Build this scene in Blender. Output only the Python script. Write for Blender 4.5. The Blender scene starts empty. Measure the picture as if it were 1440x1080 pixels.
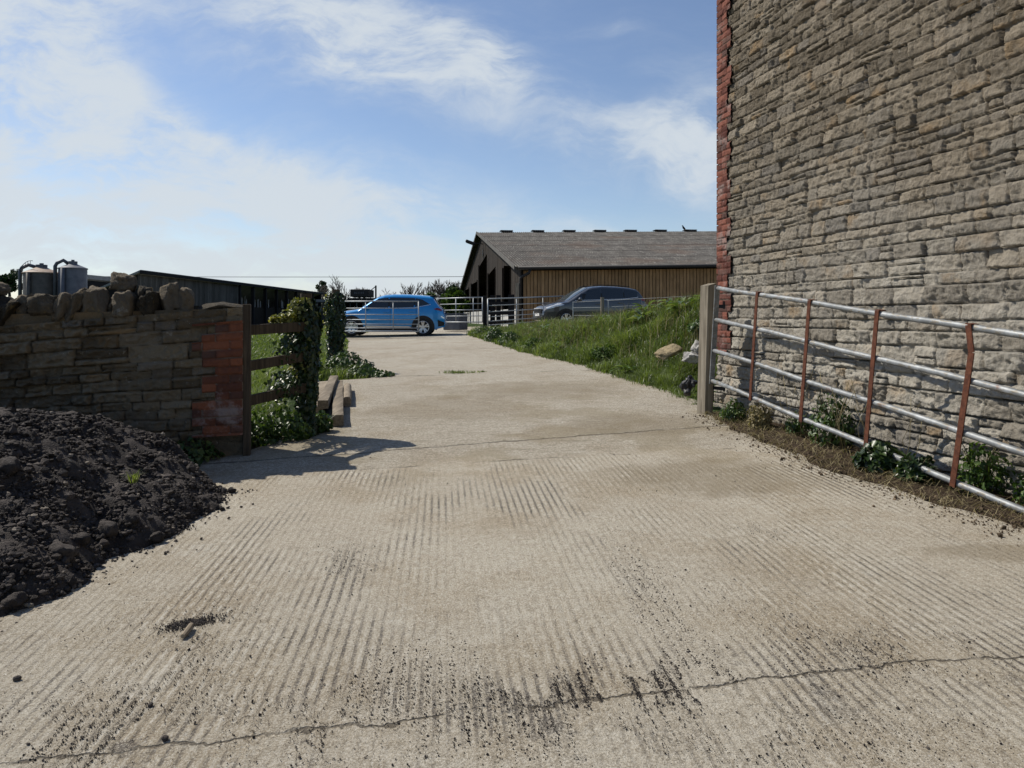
import bpy, bmesh, math, random
import numpy as np
from mathutils import Vector, Matrix

# ------------------------------------------------------------------ camera, sky, sun, exposure
SC = bpy.context.scene
COL = SC.collection
EYE = 1.4
cam_d = bpy.data.cameras.new("camera"); cam = bpy.data.objects.new("camera", cam_d); COL.objects.link(cam)
cam.location = (0, 0, EYE); cam.rotation_euler = (math.radians(90), 0, 0)
cam_d.sensor_width = 36; cam_d.lens = 25.0; cam_d.shift_y = -95.0 / 1440.0      # level camera, view shifted down
cam_d.clip_start = 0.05; cam_d.clip_end = 3000
SC.camera = cam

SUN = Vector((-0.80, 0.42, 1.0)).normalized()          # towards the sun
elev = math.asin(SUN.z)
SKY_STRENGTH = 0.10
world = bpy.data.worlds.new("World"); SC.world = world; world.use_nodes = True
def build_world():
    nt = world.node_tree; N = nt.nodes; L = nt.links; N.clear()
    out = N.new("ShaderNodeOutputWorld"); bg = N.new("ShaderNodeBackground"); L.new(bg.outputs[0], out.inputs[0])
    bg.inputs[1].default_value = SKY_STRENGTH
    sky = N.new("ShaderNodeTexSky"); sky.sky_type = 'NISHITA'; sky.sun_disc = False
    sky.sun_elevation = elev; sky.sun_rotation = math.atan2(SUN.x, SUN.y)
    sky.air_density = 1.0; sky.dust_density = 0.25; sky.ozone_density = 1.5
    tc = N.new("ShaderNodeTexCoord"); sep = N.new("ShaderNodeSeparateXYZ"); L.new(tc.outputs["Generated"], sep.inputs[0])
    def m(op, a, b=None, clamp=False):
        n = N.new("ShaderNodeMath"); n.operation = op; n.use_clamp = clamp
        for i, v in enumerate((a, b)):
            if v is None: continue
            if isinstance(v, (int, float)): n.inputs[i].default_value = v
            else: L.new(v, n.inputs[i])
        return n.outputs[0]
    y = m('MAXIMUM', sep.outputs[1], 0.08)
    gx = m('DIVIDE', sep.outputs[0], y); gz = m('DIVIDE', sep.outputs[2], y)
    comb = N.new("ShaderNodeCombineXYZ"); L.new(gx, comb.inputs[0]); L.new(gz, comb.inputs[1])
    # soft wisps: a domain-warped fbm
    warp = N.new("ShaderNodeTexNoise"); warp.inputs["Scale"].default_value = 3.2; warp.inputs["Detail"].default_value = 5
    L.new(comb.outputs[0], warp.inputs["Vector"])
    wv = N.new("ShaderNodeVectorMath"); wv.operation = 'SUBTRACT'; L.new(warp.outputs["Color"], wv.inputs[0]); wv.inputs[1].default_value = (.5, .5, .5)
    ws = N.new("ShaderNodeVectorMath"); ws.operation = 'SCALE'; L.new(wv.outputs[0], ws.inputs[0]); ws.inputs["Scale"].default_value = 0.19
    wa = N.new("ShaderNodeVectorMath"); wa.operation = 'ADD'; L.new(comb.outputs[0], wa.inputs[0]); L.new(ws.outputs[0], wa.inputs[1])
    mp = N.new("ShaderNodeMapping"); L.new(wa.outputs[0], mp.inputs[0]); mp.inputs["Rotation"].default_value = (0, 0, math.radians(22)); mp.inputs["Scale"].default_value = (2.0, 5.5, 1)
    fb = N.new("ShaderNodeTexNoise"); fb.inputs["Scale"].default_value = 2.6; fb.inputs["Detail"].default_value = 10; fb.inputs["Roughness"].default_value = 0.62
    L.new(mp.outputs[0], fb.inputs["Vector"])
    # cloud banks: centre (gx, gz), radii, tilt, weight
    banks = [(-0.70, 0.37, .15, .20, -30, 1.05), (-0.60, 0.28, .20, .075, -28, .95), (-0.42, 0.20, .28, .065, -24, .85), (-0.12, 0.12, .42, .075, -14, .72),
             (-0.23, 0.385, .25, .080, -12, .90), (-0.10, 0.35, .12, .05, -12, .55), (0.22, 0.24, .19, .05, -8, .62), (0.29, 0.26, .10, .10, 40, .35),
             (-0.62, 0.12, .42, .07, -8, .85), (-0.1, 0.04, .75, .055, 0, .66), (0.25, 0.10, .25, .05, 4, .25), (0.12, 0.40, .06, .012, 5, .22)]
    tot = None
    for cx, cz, rx, rz, rot, w in banks:
        mm = N.new("ShaderNodeMapping"); mm.vector_type = 'TEXTURE'; L.new(wa.outputs[0], mm.inputs[0])
        mm.inputs["Location"].default_value = (cx, cz, 0); mm.inputs["Rotation"].default_value = (0, 0, math.radians(rot)); mm.inputs["Scale"].default_value = (rx * 1.6, rz * 1.6, 1)
        ln = N.new("ShaderNodeVectorMath"); ln.operation = 'LENGTH'; L.new(mm.outputs[0], ln.inputs[0])
        mr = N.new("ShaderNodeMapRange"); mr.interpolation_type = 'SMOOTHSTEP'; L.new(ln.outputs["Value"], mr.inputs[0])
        mr.inputs[1].default_value = 1.0; mr.inputs[2].default_value = 0.1; mr.inputs[3].default_value = 0; mr.inputs[4].default_value = w
        tot = mr.outputs[0] if tot is None else m('ADD', tot, mr.outputs[0])
    fn = N.new("ShaderNodeTexNoise"); fn.inputs["Scale"].default_value = 11; fn.inputs["Detail"].default_value = 8; fn.inputs["Roughness"].default_value = .68; L.new(mp.outputs[0], fn.inputs["Vector"])
    wisp = m('ADD', m('MULTIPLY', fb.outputs["Fac"], 2.3), m('MULTIPLY', m('SUBTRACT', fn.outputs["Fac"], .5), .40))
    ws_ = N.new("ShaderNodeMapRange"); ws_.interpolation_type = 'SMOOTHSTEP'; L.new(wisp, ws_.inputs[0]); ws_.inputs[1].default_value = .58; ws_.inputs[2].default_value = 1.66; ws_.inputs[3].default_value = .22; ws_.inputs[4].default_value = 1.15
    dens = m('MULTIPLY', m('MINIMUM', tot, .86), ws_.outputs[0])
    veil = m('MAXIMUM', m('SUBTRACT', wisp, 0.95), 0.0); dens = m('ADD', dens, m('MULTIPLY', veil, 0.22)); dens = m('ADD', dens, 0.04)
    mr = N.new("ShaderNodeMapRange"); mr.interpolation_type = 'SMOOTHERSTEP'; L.new(dens, mr.inputs[0]); mr.inputs[1].default_value = -0.10; mr.inputs[2].default_value = 1.05
    up = N.new("ShaderNodeMapRange"); L.new(sep.outputs[1], up.inputs[0]); up.inputs[1].default_value = 0.0; up.inputs[2].default_value = 0.2
    fac = m('MULTIPLY', mr.outputs[0], up.outputs[0])
    fac = m('MULTIPLY', fac, 0.92)
    mix = N.new("ShaderNodeMix"); mix.data_type = 'RGBA'; L.new(fac, mix.inputs[0])
    gam = N.new("ShaderNodeMix"); gam.data_type = 'RGBA'; gam.blend_type = 'MULTIPLY'; gam.inputs[0].default_value = 1; L.new(sky.outputs[0], gam.inputs[6]); gam.inputs[7].default_value = (.87, .86, .90, 1)
    L.new(gam.outputs[2], mix.inputs[6]); mix.inputs[7].default_value = (5.15, 5.6, 6.0, 1)
    L.new(mix.outputs[2], bg.inputs[0])
build_world()

sl = bpy.data.lights.new("sun", 'SUN'); sl.energy = 4.1; sl.angle = math.radians(0.5); sl.color = (1.0, 0.935, 0.825)
so = bpy.data.objects.new("sun", sl); COL.objects.link(so); so.rotation_euler = SUN.to_track_quat('Z', 'Y').to_euler(); so.location = (-20, 10, 30)
SC.view_settings.view_transform = 'Standard'; SC.view_settings.look = 'None'; SC.view_settings.exposure = 0.36; SC.view_settings.gamma = 1.0
SC.render.engine = 'CYCLES'
SC.cycles.max_bounces = 6; SC.cycles.transparent_max_bounces = 8

# ------------------------------------------------------------------ helpers
R = np.random.default_rng(7); random.seed(7)
WO = {}                                                   # world origin of things and parts
def at(px, py, Y): return np.array(((px - 720) / 1000 * Y, Y, EYE - (py - 445) / 1000 * Y))
def tag(o, label=None, cat=None, group=None, kind=None):
    if label: o["label"] = label
    if cat: o["category"] = cat
    if group: o["group"] = group
    if kind: o["kind"] = kind
    return o
def thing(name, loc, label, cat, group=None, rz=0.0):
    o = bpy.data.objects.new(name, None); COL.objects.link(o); o.location = tuple(float(v) for v in loc); o.rotation_euler = (0, 0, rz)
    o.empty_display_size = .2; WO[o.name] = np.array(loc, float)
    return tag(o, label, cat, group)
def mesh_np(name, V, F, mat, parent=None, smooth=True, attrs=None, local=False, F2=None):
    V = np.asarray(V, float)
    org = np.zeros(3)
    if parent is not None and not local: org = WO[parent.name]
    me = bpy.data.meshes.new(name)
    n = len(V); me.vertices.add(n); me.vertices.foreach_set("co", np.ascontiguousarray((V - org), dtype=np.float32).ravel())
    groups = [np.asarray(f, np.int32) for f in (F, F2) if f is not None and len(f)]
    nl = sum(g.size for g in groups); npoly = sum(len(g) for g in groups)
    me.loops.add(nl); me.polygons.add(npoly)
    me.loops.foreach_set("vertex_index", np.concatenate([g.ravel() for g in groups]))
    tot = np.concatenate([np.full(len(g), g.shape[1], np.int32) for g in groups])
    st = np.concatenate(([0], np.cumsum(tot)[:-1])).astype(np.int32)
    me.polygons.foreach_set("loop_start", st)
    me.update(calc_edges=True)
    me.polygons.foreach_set("use_smooth", np.full(npoly, bool(smooth)))
    for k, a in (attrs or {}).items():
        at_ = me.attributes.new(k, 'FLOAT', 'POINT'); at_.data.foreach_set("value", np.asarray(a, np.float32))
    me.materials.append(mat); me.update()
    o = bpy.data.objects.new(name, me); COL.objects.link(o)
    if parent is not None: o.parent = parent
    WO[o.name] = org.copy() if parent is not None else np.zeros(3)
    return o
class MB:
    def __init__(s): s.v = []; s.f = []; s.r = []
    def add(s, V, F, r=None):
        b = len(s.v); s.v.extend([tuple(float(c) for c in p) for p in V]); s.f.extend([tuple(int(i) + b for i in f) for f in F])
        s.r.extend([random.random() if r is None else r] * len(V)) if not isinstance(r, (list, np.ndarray)) else s.r.extend(r)
    def box(s, c, size, M=None, r=None, bev=0.0):
        sx, sy, sz = [v / 2 for v in size]; b = min(bev, sx * .9, sy * .9, sz * .9)
        if b <= 0:
            P = [(x, y, z) for x in (-sx, sx) for y in (-sy, sy) for z in (-sz, sz)]
            F = [(0, 1, 3, 2), (4, 6, 7, 5), (0, 4, 5, 1), (2, 3, 7, 6), (0, 2, 6, 4), (1, 5, 7, 3)]
        else:
            bm = bmesh.new(); bmesh.ops.create_cube(bm, size=2)
            for v in bm.verts: v.co = Vector((v.co.x * sx, v.co.y * sy, v.co.z * sz))
            bmesh.ops.bevel(bm, geom=bm.edges[:], offset=b, segments=1, affect='EDGES')
            bm.verts.index_update(); P = [tuple(v.co) for v in bm.verts]; F = [tuple(v.index for v in f.verts) for f in bm.faces]; bm.free()
        if M is not None: P = [tuple(M @ Vector(p)) for p in P]
        s.add([(p[0] + c[0], p[1] + c[1], p[2] + c[2]) for p in P], F, r)
    def bar(s, p, q, w, h, up=(0, 0, 1), r=None, bev=0.0):
        p, q = Vector(p), Vector(q); d = (q - p); L = d.length; d.normalize(); u = Vector(up); x = d.cross(u)
        if x.length < 1e-4: x = d.cross(Vector((1, 0, 0)))
        x.normalize(); z = x.cross(d); M = Matrix((x, d, z)).transposed()
        s.box((p + q) / 2, (w, L, h), M, r, bev)
    def tube(s, pts, rad, n=8, r=None, cap=True):
        pts = [Vector(p) for p in pts]; rad = rad if isinstance(rad, (list, tuple)) else [rad] * len(pts); V = []; F = []
        pu = None
        for i, p in enumerate(pts):
            d = (pts[min(i + 1, len(pts) - 1)] - pts[max(i - 1, 0)]).normalized()
            if pu is None:
                pu = d.cross(Vector((0, 0, 1)));
                if pu.length < .05: pu = d.cross(Vector((1, 0, 0)))
            pu = (pu - d * pu.dot(d)).normalized(); w = d.cross(pu)
            for k in range(n):
                a = 2 * math.pi * k / n; V.append(p + (pu * math.cos(a) + w * math.sin(a)) * rad[i])
        for i in range(len(pts) - 1):
            for k in range(n): F.append((i * n + k, i * n + (k + 1) % n, (i + 1) * n + (k + 1) % n, (i + 1) * n + k))
        if cap: F.append(tuple(range(n - 1, -1, -1))); F.append(tuple((len(pts) - 1) * n + k for k in range(n)))
        s.add(V, F, r)
    def build(s, name, mat, parent=None, smooth=False, local=False, angle=None):
        org = WO[parent.name] if parent is not None and not local else np.zeros(3)
        me = bpy.data.meshes.new(name); me.from_pydata([(a - org[0], b - org[1], c - org[2]) for a, b, c in s.v], [], s.f)
        a_ = me.attributes.new("rnd", 'FLOAT', 'POINT'); a_.data.foreach_set("value", np.asarray(s.r, np.float32))
        me.materials.append(mat)
        me.polygons.foreach_set("use_smooth", np.full(len(me.polygons), bool(smooth)))
        if angle: me.set_sharp_from_angle(angle=math.radians(angle))
        me.update(); o = bpy.data.objects.new(name, me); COL.objects.link(o)
        if parent is not None: o.parent = parent
        WO[o.name] = org.copy()
        return o

# numpy value noise
_LAT = np.random.default_rng(11).random((256, 256))
def vnoise(x, y, seed=0):
    x = np.asarray(x, float) + seed * 17.31; y = np.asarray(y, float) + seed * 9.77
    xi = np.floor(x).astype(int); yi = np.floor(y).astype(int); fx = x - xi; fy = y - yi
    fx = fx * fx * (3 - 2 * fx); fy = fy * fy * (3 - 2 * fy)
    a = _LAT[xi & 255, yi & 255]; b = _LAT[(xi + 1) & 255, yi & 255]; c = _LAT[xi & 255, (yi + 1) & 255]; d = _LAT[(xi + 1) & 255, (yi + 1) & 255]
    return (a * (1 - fx) + b * fx) * (1 - fy) + (c * (1 - fx) + d * fx) * fy - .5
def fbm(x, y, oct=4, seed=0, gain=.5):
    s = 0; a = 1.0
    for i in range(oct): s = s + a * vnoise(x, y, seed + i * 3); x = x * 2.03; y = y * 2.03; a *= gain
    return s
def sstep(t): t = np.clip(t, 0, 1); return t * t * (3 - 2 * t)

# ------------------------------------------------------------------ materials
class NT:
    def __init__(s, name):
        s.m = bpy.data.materials.new(name); s.m.use_nodes = True; s.t = s.m.node_tree; s.N = s.t.nodes; s.L = s.t.links
        s.b = s.N["Principled BSDF"]; s.out = s.N["Material Output"]
        g = s.N.new("ShaderNodeNewGeometry"); s.pos = g.outputs["Position"]; s.geo = g
    def set(s, sock, v):
        if hasattr(v, "default_value") or hasattr(v, "is_linked"): s.L.new(v, sock)
        else: sock.default_value = v
    def math(s, op, a, b=None, clamp=False, c=None):
        n = s.N.new("ShaderNodeMath"); n.operation = op; n.use_clamp = clamp
        s.set(n.inputs[0], a)
        if b is not None: s.set(n.inputs[1], b)
        if c is not None: s.set(n.inputs[2], c)
        return n.outputs[0]
    def map(s, scale=(1, 1, 1), rot=(0, 0, 0), loc=(0, 0, 0), vec=None):
        n = s.N.new("ShaderNodeMapping"); s.L.new(vec if vec is not None else s.pos, n.inputs[0]); n.inputs["Scale"].default_value = scale; n.inputs["Rotation"].default_value = rot; n.inputs["Location"].default_value = loc
        return n.outputs[0]
    def noise(s, scale, detail=4, rough=.55, vec=None, dist=0.0):
        n = s.N.new("ShaderNodeTexNoise"); n.inputs["Scale"].default_value = scale; n.inputs["Detail"].default_value = detail; n.inputs["Roughness"].default_value = rough; n.inputs["Distortion"].default_value = dist
        s.L.new(vec if vec is not None else s.pos, n.inputs["Vector"]); return n.outputs["Fac"]
    def vor(s, scale, vec=None, feat='F1', col=False):
        n = s.N.new("ShaderNodeTexVoronoi"); n.feature = feat; n.inputs["Scale"].default_value = scale; s.L.new(vec if vec is not None else s.pos, n.inputs["Vector"])
        return n.outputs["Color" if col else "Distance"]
    def ramp(s, fac, stops, interp='LINEAR'):
        n = s.N.new("ShaderNodeValToRGB"); s.L.new(fac, n.inputs[0]); cr = n.color_ramp; cr.interpolation = interp
        while len(cr.elements) < len(stops): cr.elements.new(.5)
        for e, (p, c) in zip(cr.elements, stops): e.position = p; e.color = (c if isinstance(c, tuple) else (c, c, c)) + (1,)
        return n.outputs[0]
    def rng(s, v, a, b, c=0.0, d=1.0, smooth=True):
        n = s.N.new("ShaderNodeMapRange"); s.L.new(v, n.inputs[0]); n.interpolation_type = 'SMOOTHSTEP' if smooth else 'LINEAR'
        n.inputs[1].default_value = a; n.inputs[2].default_value = b; n.inputs[3].default_value = c; n.inputs[4].default_value = d; return n.outputs[0]
    def mix(s, fac, a, b, mode='MIX'):
        n = s.N.new("ShaderNodeMix"); n.data_type = 'RGBA'; n.blend_type = mode; n.clamp_factor = True
        s.set(n.inputs[0], fac)
        for k, v in ((6, a), (7, b)):
            if isinstance(v, tuple): n.inputs[k].default_value = v + (1,)
            else: s.L.new(v, n.inputs[k])
        return n.outputs[2]
    def attr(s, name):
        n = s.N.new("ShaderNodeAttribute"); n.attribute_name = name; return n.outputs["Fac"]
    def sep(s, v=None):
        n = s.N.new("ShaderNodeSeparateXYZ"); s.L.new(v if v is not None else s.pos, n.inputs[0]); return n.outputs
    def comb(s, x, y, z):
        n = s.N.new("ShaderNodeCombineXYZ")
        for i, v in enumerate((x, y, z)): s.set(n.inputs[i], v)
        return n.outputs[0]
    def bump(s, h, dist=.01, strength=1.0):
        n = s.N.new("ShaderNodeBump"); s.L.new(h, n.inputs["Height"]); n.inputs["Distance"].default_value = dist; n.inputs["Strength"].default_value = strength
        s.L.new(n.outputs[0], s.b.inputs["Normal"]); return n.outputs[0]
    def fin(s, col=None, rough=.8, metal=0.0, spec=.3):
        if col is not None:
            if isinstance(col, tuple): s.b.inputs["Base Color"].default_value = col + (1,)
            else: s.L.new(col, s.b.inputs["Base Color"])
        s.set(s.b.inputs["Roughness"], rough); s.b.inputs["Metallic"].default_value = metal; s.b.inputs["Specular IOR Level"].default_value = spec
        return s.m
def simple(name, c1, c2, scale=6, rough=.8, bump=0.0, bscale=40, metal=0, spec=.3, rnd=0.0, vec_scale=None, detail=4):
    n = NT(name); v = n.map(vec_scale) if vec_scale else None
    f = n.noise(scale, detail, .6, v); col = n.mix(n.rng(f, .3, .7), c1, c2)
    if rnd:
        a = n.attr("rnd"); k = n.math('ADD', n.math('MULTIPLY', a, rnd * 2), 1 - rnd); kk = n.N.new("ShaderNodeCombineColor")
        for i in range(3): n.L.new(k, kk.inputs[i])
        col = n.mix(1.0, col, kk.outputs[0], 'MULTIPLY')
    if bump: n.bump(n.noise(bscale, 5, .6, v), bump)
    return n.fin(col, rough, metal, spec)
MAT = {}
def wood(name, c1, c2, rnd=.25, axis='Z', scale=1.0, rough=.85, bump=.004):
    n = NT(name); sc = {'Z': (14, 14, .8), 'Y': (14, .8, 14), 'X': (.8, 14, 14)}[axis]
    v = n.map(tuple(a * scale for a in sc)); f = n.noise(2.2, 6, .65, v, .4); g = n.noise(1.3, 3)
    col = n.mix(n.rng(f, .3, .72), c1, c2); col = n.mix(n.math('MULTIPLY', n.rng(g, .45, .75), .35), col, tuple(c * .55 for c in c1))
    a = n.attr("rnd"); k = n.math('ADD', n.math('MULTIPLY', a, rnd * 2), 1 - rnd); kk = n.N.new("ShaderNodeCombineColor")
    for i in range(3): n.L.new(k, kk.inputs[i])
    col = n.mix(1.0, col, kk.outputs[0], 'MULTIPLY'); n.bump(f, bump); return n.fin(col, rough, 0, .2)
MAT['board_oak'] = wood('oak board', (.215, .130, .062), (.37, .235, .118), .16)
MAT['board_dark'] = wood('dark board', (.016, .012, .009), (.034, .025, .018), .3)
MAT['board_grey'] = wood('grey board', (.05, .048, .045), (.13, .125, .115), .35)
MAT['board_black'] = wood('black board', (.008, .008, .009), (.022, .021, .022), .4)
MAT['post'] = wood('weathered post', (.16, .135, .10), (.33, .29, .225), .1)
MAT['rail_wood'] = wood('fence timber', (.045, .034, .023), (.105, .08, .054), .2)
MAT['log'] = wood('log timber', (.15, .12, .085), (.30, .25, .185), .2, axis='Y')
MAT['galv'] = simple('galvanised steel', (.26, .275, .285), (.38, .40, .41), 14, .5, .0008, 120, .5, .4)
def galv_old():
    n = NT('weathered galvanised tube'); f = n.noise(9, 6, .7); g = n.noise(45, 4, .6, n.map((1, .25, 1)))
    col = n.mix(n.rng(f, .35, .7), (.17, .18, .185), (.30, .315, .325)); col = n.mix(n.math('MULTIPLY', n.rng(g, .53, .62), .75), col, (.17, .145, .105)); col = n.mix(n.math('MULTIPLY', n.rng(n.noise(5, 6, .75), .58, .66), .6), col, (.13, .06, .032))
    n.bump(g, .0015); return n.fin(col, .55, .35, .4)
MAT['galv_old'] = galv_old()
def rust():
    n = NT('rusty steel'); f = n.noise(26, 6, .7); g = n.noise(160, 3)
    col = n.mix(n.rng(f, .3, .7), (.06, .022, .014), (.135, .05, .027)); n.bump(n.math('ADD', f, g), .002); return n.fin(col, .85, 0, .2)
MAT['rust'] = rust()
MAT['black_iron'] = simple('black iron', (.01, .01, .011), (.03, .028, .027), 20, .6)
MAT['black_plastic'] = simple('black plastic', (.008, .008, .009), (.02, .02, .021), 20, .5, .004, 12, 0, .4)
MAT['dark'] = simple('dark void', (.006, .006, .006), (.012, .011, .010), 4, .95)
MAT['concrete_wall'] = simple('pale concrete wall', (.36, .35, .33), (.58, .57, .54), 2.5, .9, .004, 30)
MAT['roof_sheet'] = None
MAT['rubber'] = simple('tyre rubber', (.012, .012, .012), (.022, .022, .022), 30, .8)
MAT['alloy'] = simple('alloy rim', (.55, .56, .57), (.62, .63, .64), 10, .3, 0, 1, .85, .5)
MAT['alloy_dark'] = simple('dark wheel well', (.006, .006, .007), (.012, .012, .012), 10, .6)
MAT['trim'] = simple('black trim', (.012, .012, .013), (.02, .02, .021), 10, .5)
MAT['chrome'] = simple('bright trim', (.62, .63, .64), (.7, .7, .7), 10, .35, 0, 1, .25, .5)
def glass(name, c=(.012, .016, .018)):
    n = NT(name); return n.fin(c, .06, 0, .8)
MAT['glass'] = glass('tinted glass'); MAT['screen'] = glass('windscreen glass', (.05, .065, .075))
def paint(name, c, c2):
    n = NT(name); f = n.noise(1.8, 3); n.b.inputs["Coat Weight"].default_value = .9; n.b.inputs["Coat Roughness"].default_value = .06
    return n.fin(n.mix(n.rng(f, .3, .7), c, c2), .35, .25, .5)
MAT['paint_blue'] = paint('blue car paint', (.003, .215, .53), (.004, .23, .56)); MAT['paint_grey'] = paint('grey car paint', (.032, .036, .042), (.040, .044, .050))
MAT['lamp_red'] = simple('red lamp', (.16, .010, .014), (.22, .015, .02), 10, .15, 0, 1, 0, .6)
MAT['lamp_clear'] = simple('clear lamp', (.55, .58, .6), (.75, .77, .78), 30, .12, 0, 1, .3, .7)
MAT['plate'] = simple('white plate', (.7, .7, .68), (.75, .75, .73), 10, .4)

def stone_mat(name, lo, hi, lo2, hi2, mortar, zmix, ochre=.25):
    """stone colours per stone ('rnd'), two weathering tones by height with ragged limit, mortar by 'mor'."""
    n = NT(name); a = n.attr("rnd"); mo = n.attr("mor"); x, y, z = n.sep()[0:3]
    f = n.noise(9, 8, .72); g = n.noise(55, 5, .65); h = n.noise(.9, 3)
    t = n.math('ADD', n.math('MULTIPLY', a, .6), n.math('MULTIPLY', f, .75)); t = n.rng(t, .38, .98)
    up = n.mix(t, lo, hi); dn = n.mix(t, lo2, hi2)
    zz = n.rng(n.math('ADD', n.math('ADD', z, n.math('MULTIPLY', n.math('SUBTRACT', h, .5), 3.0)), n.math('MULTIPLY', n.math('SUBTRACT', a, .5), 1.5)), zmix - .9, zmix + 1.2)
    col = n.mix(zz, dn, up)
    a2 = n.math('FRACT', n.math('MULTIPLY', a, 7.31)); oc = n.math('MULTIPLY', n.math('MULTIPLY', n.rng(a2, .80, .95), n.rng(n.noise(4, 4), .45, .65)), ochre * 2)
    col = n.mix(oc, col, (.30, .19, .085))
    a3 = n.math('FRACT', n.math('MULTIPLY', a, 13.7)); gr = n.math('MULTIPLY', n.rng(a3, .82, .95), .35); col = n.mix(gr, col, (.14, .135, .13))
    li = n.rng(n.noise(17, 5, .7), .60, .72); col = n.mix(n.math('MULTIPLY', li, .45), col, (.42, .40, .35))
    dk = n.rng(n.noise(6, 6, .75), .58, .72); col = n.mix(n.math('MULTIPLY', dk, .38), col, (.06, .048, .036))
    sp = n.rng(n.vor(38), .10, .06); col = n.mix(n.math('MULTIPLY', sp, n.math('MULTIPLY', n.rng(n.noise(3.0, 2), .58, .66), .7)), col, (.62, .60, .55))
    col = n.mix(mo, col, mortar)
    n.bump(n.math('ADD', n.math('MULTIPLY', n.noise(24, 6, .75), 1.2), g), .016); return n.fin(col, .92, 0, .15)
MAT['stone_right'] = stone_mat('grey brown rubble stone', (.118, .097, .070), (.250, .213, .162), (.225, .203, .168), (.395, .368, .315), (.078, .065, .049), 2.1)
MAT['stone_left'] = stone_mat('dark rubble stone', (.105, .084, .055), (.215, .177, .122), (.105, .085, .058), (.205, .172, .12), (.020, .014, .011), 1.0, .25)
def coping_mat():
    n = NT('lichen coping stone'); f = n.noise(11, 8, .72); g = n.noise(60, 4); h = n.noise(4, 5, .7)
    a = n.attr('rnd'); col = n.mix(n.rng(n.math('ADD', n.math('MULTIPLY', f, .7), n.math('MULTIPLY', a, .5)), .35, .85), (.036, .030, .021), (.155, .127, .09)); col = n.mix(n.math('MULTIPLY', n.rng(h, .58, .70), .6), col, (.26, .185, .07)); col = n.mix(n.math('MULTIPLY', n.rng(n.noise(7, 6, .7), .60, .7), .5), col, (.33, .32, .28))
    n.bump(n.math('ADD', f, n.math('MULTIPLY', g, .6)), .030); return n.fin(col, .92, 0, .15)
MAT['coping'] = coping_mat()
def brick_mat(name, lo, hi, white):
    n = NT(name); a = n.attr("rnd"); mo = n.attr("mor"); f = n.noise(12, 7, .7); g = n.noise(70, 4)
    t = n.rng(n.math('ADD', n.math('MULTIPLY', a, .85), n.math('MULTIPLY', f, .5)), .25, 1.0); col = n.mix(t, lo, hi); a4 = n.math('FRACT', n.math('MULTIPLY', a, 9.1)); col = n.mix(n.rng(a4, .72, .9, 0, .6), col, (.075, .055, .048))
    w = n.math('MULTIPLY', n.rng(n.noise(3.2, 6, .7), .52, .66), white); col = n.mix(w, col, (.33, .29, .27)); dk = n.math('MULTIPLY', n.rng(n.noise(5, 5, .7), .55, .7), .6); col = n.mix(dk, col, (.06, .035, .03))
    col = n.mix(mo, col, (.20, .17, .14)); n.bump(n.math('ADD', f, n.math('MULTIPLY', g, .6)), .008); return n.fin(col, .9, 0, .15)
MAT['brick_right'] = brick_mat('red quoin brick', (.085, .030, .023), (.205, .078, .055), .5); MAT['brick_left'] = brick_mat('old orange brick', (.095, .040, .028), (.22, .083, .046), .55)

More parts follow.
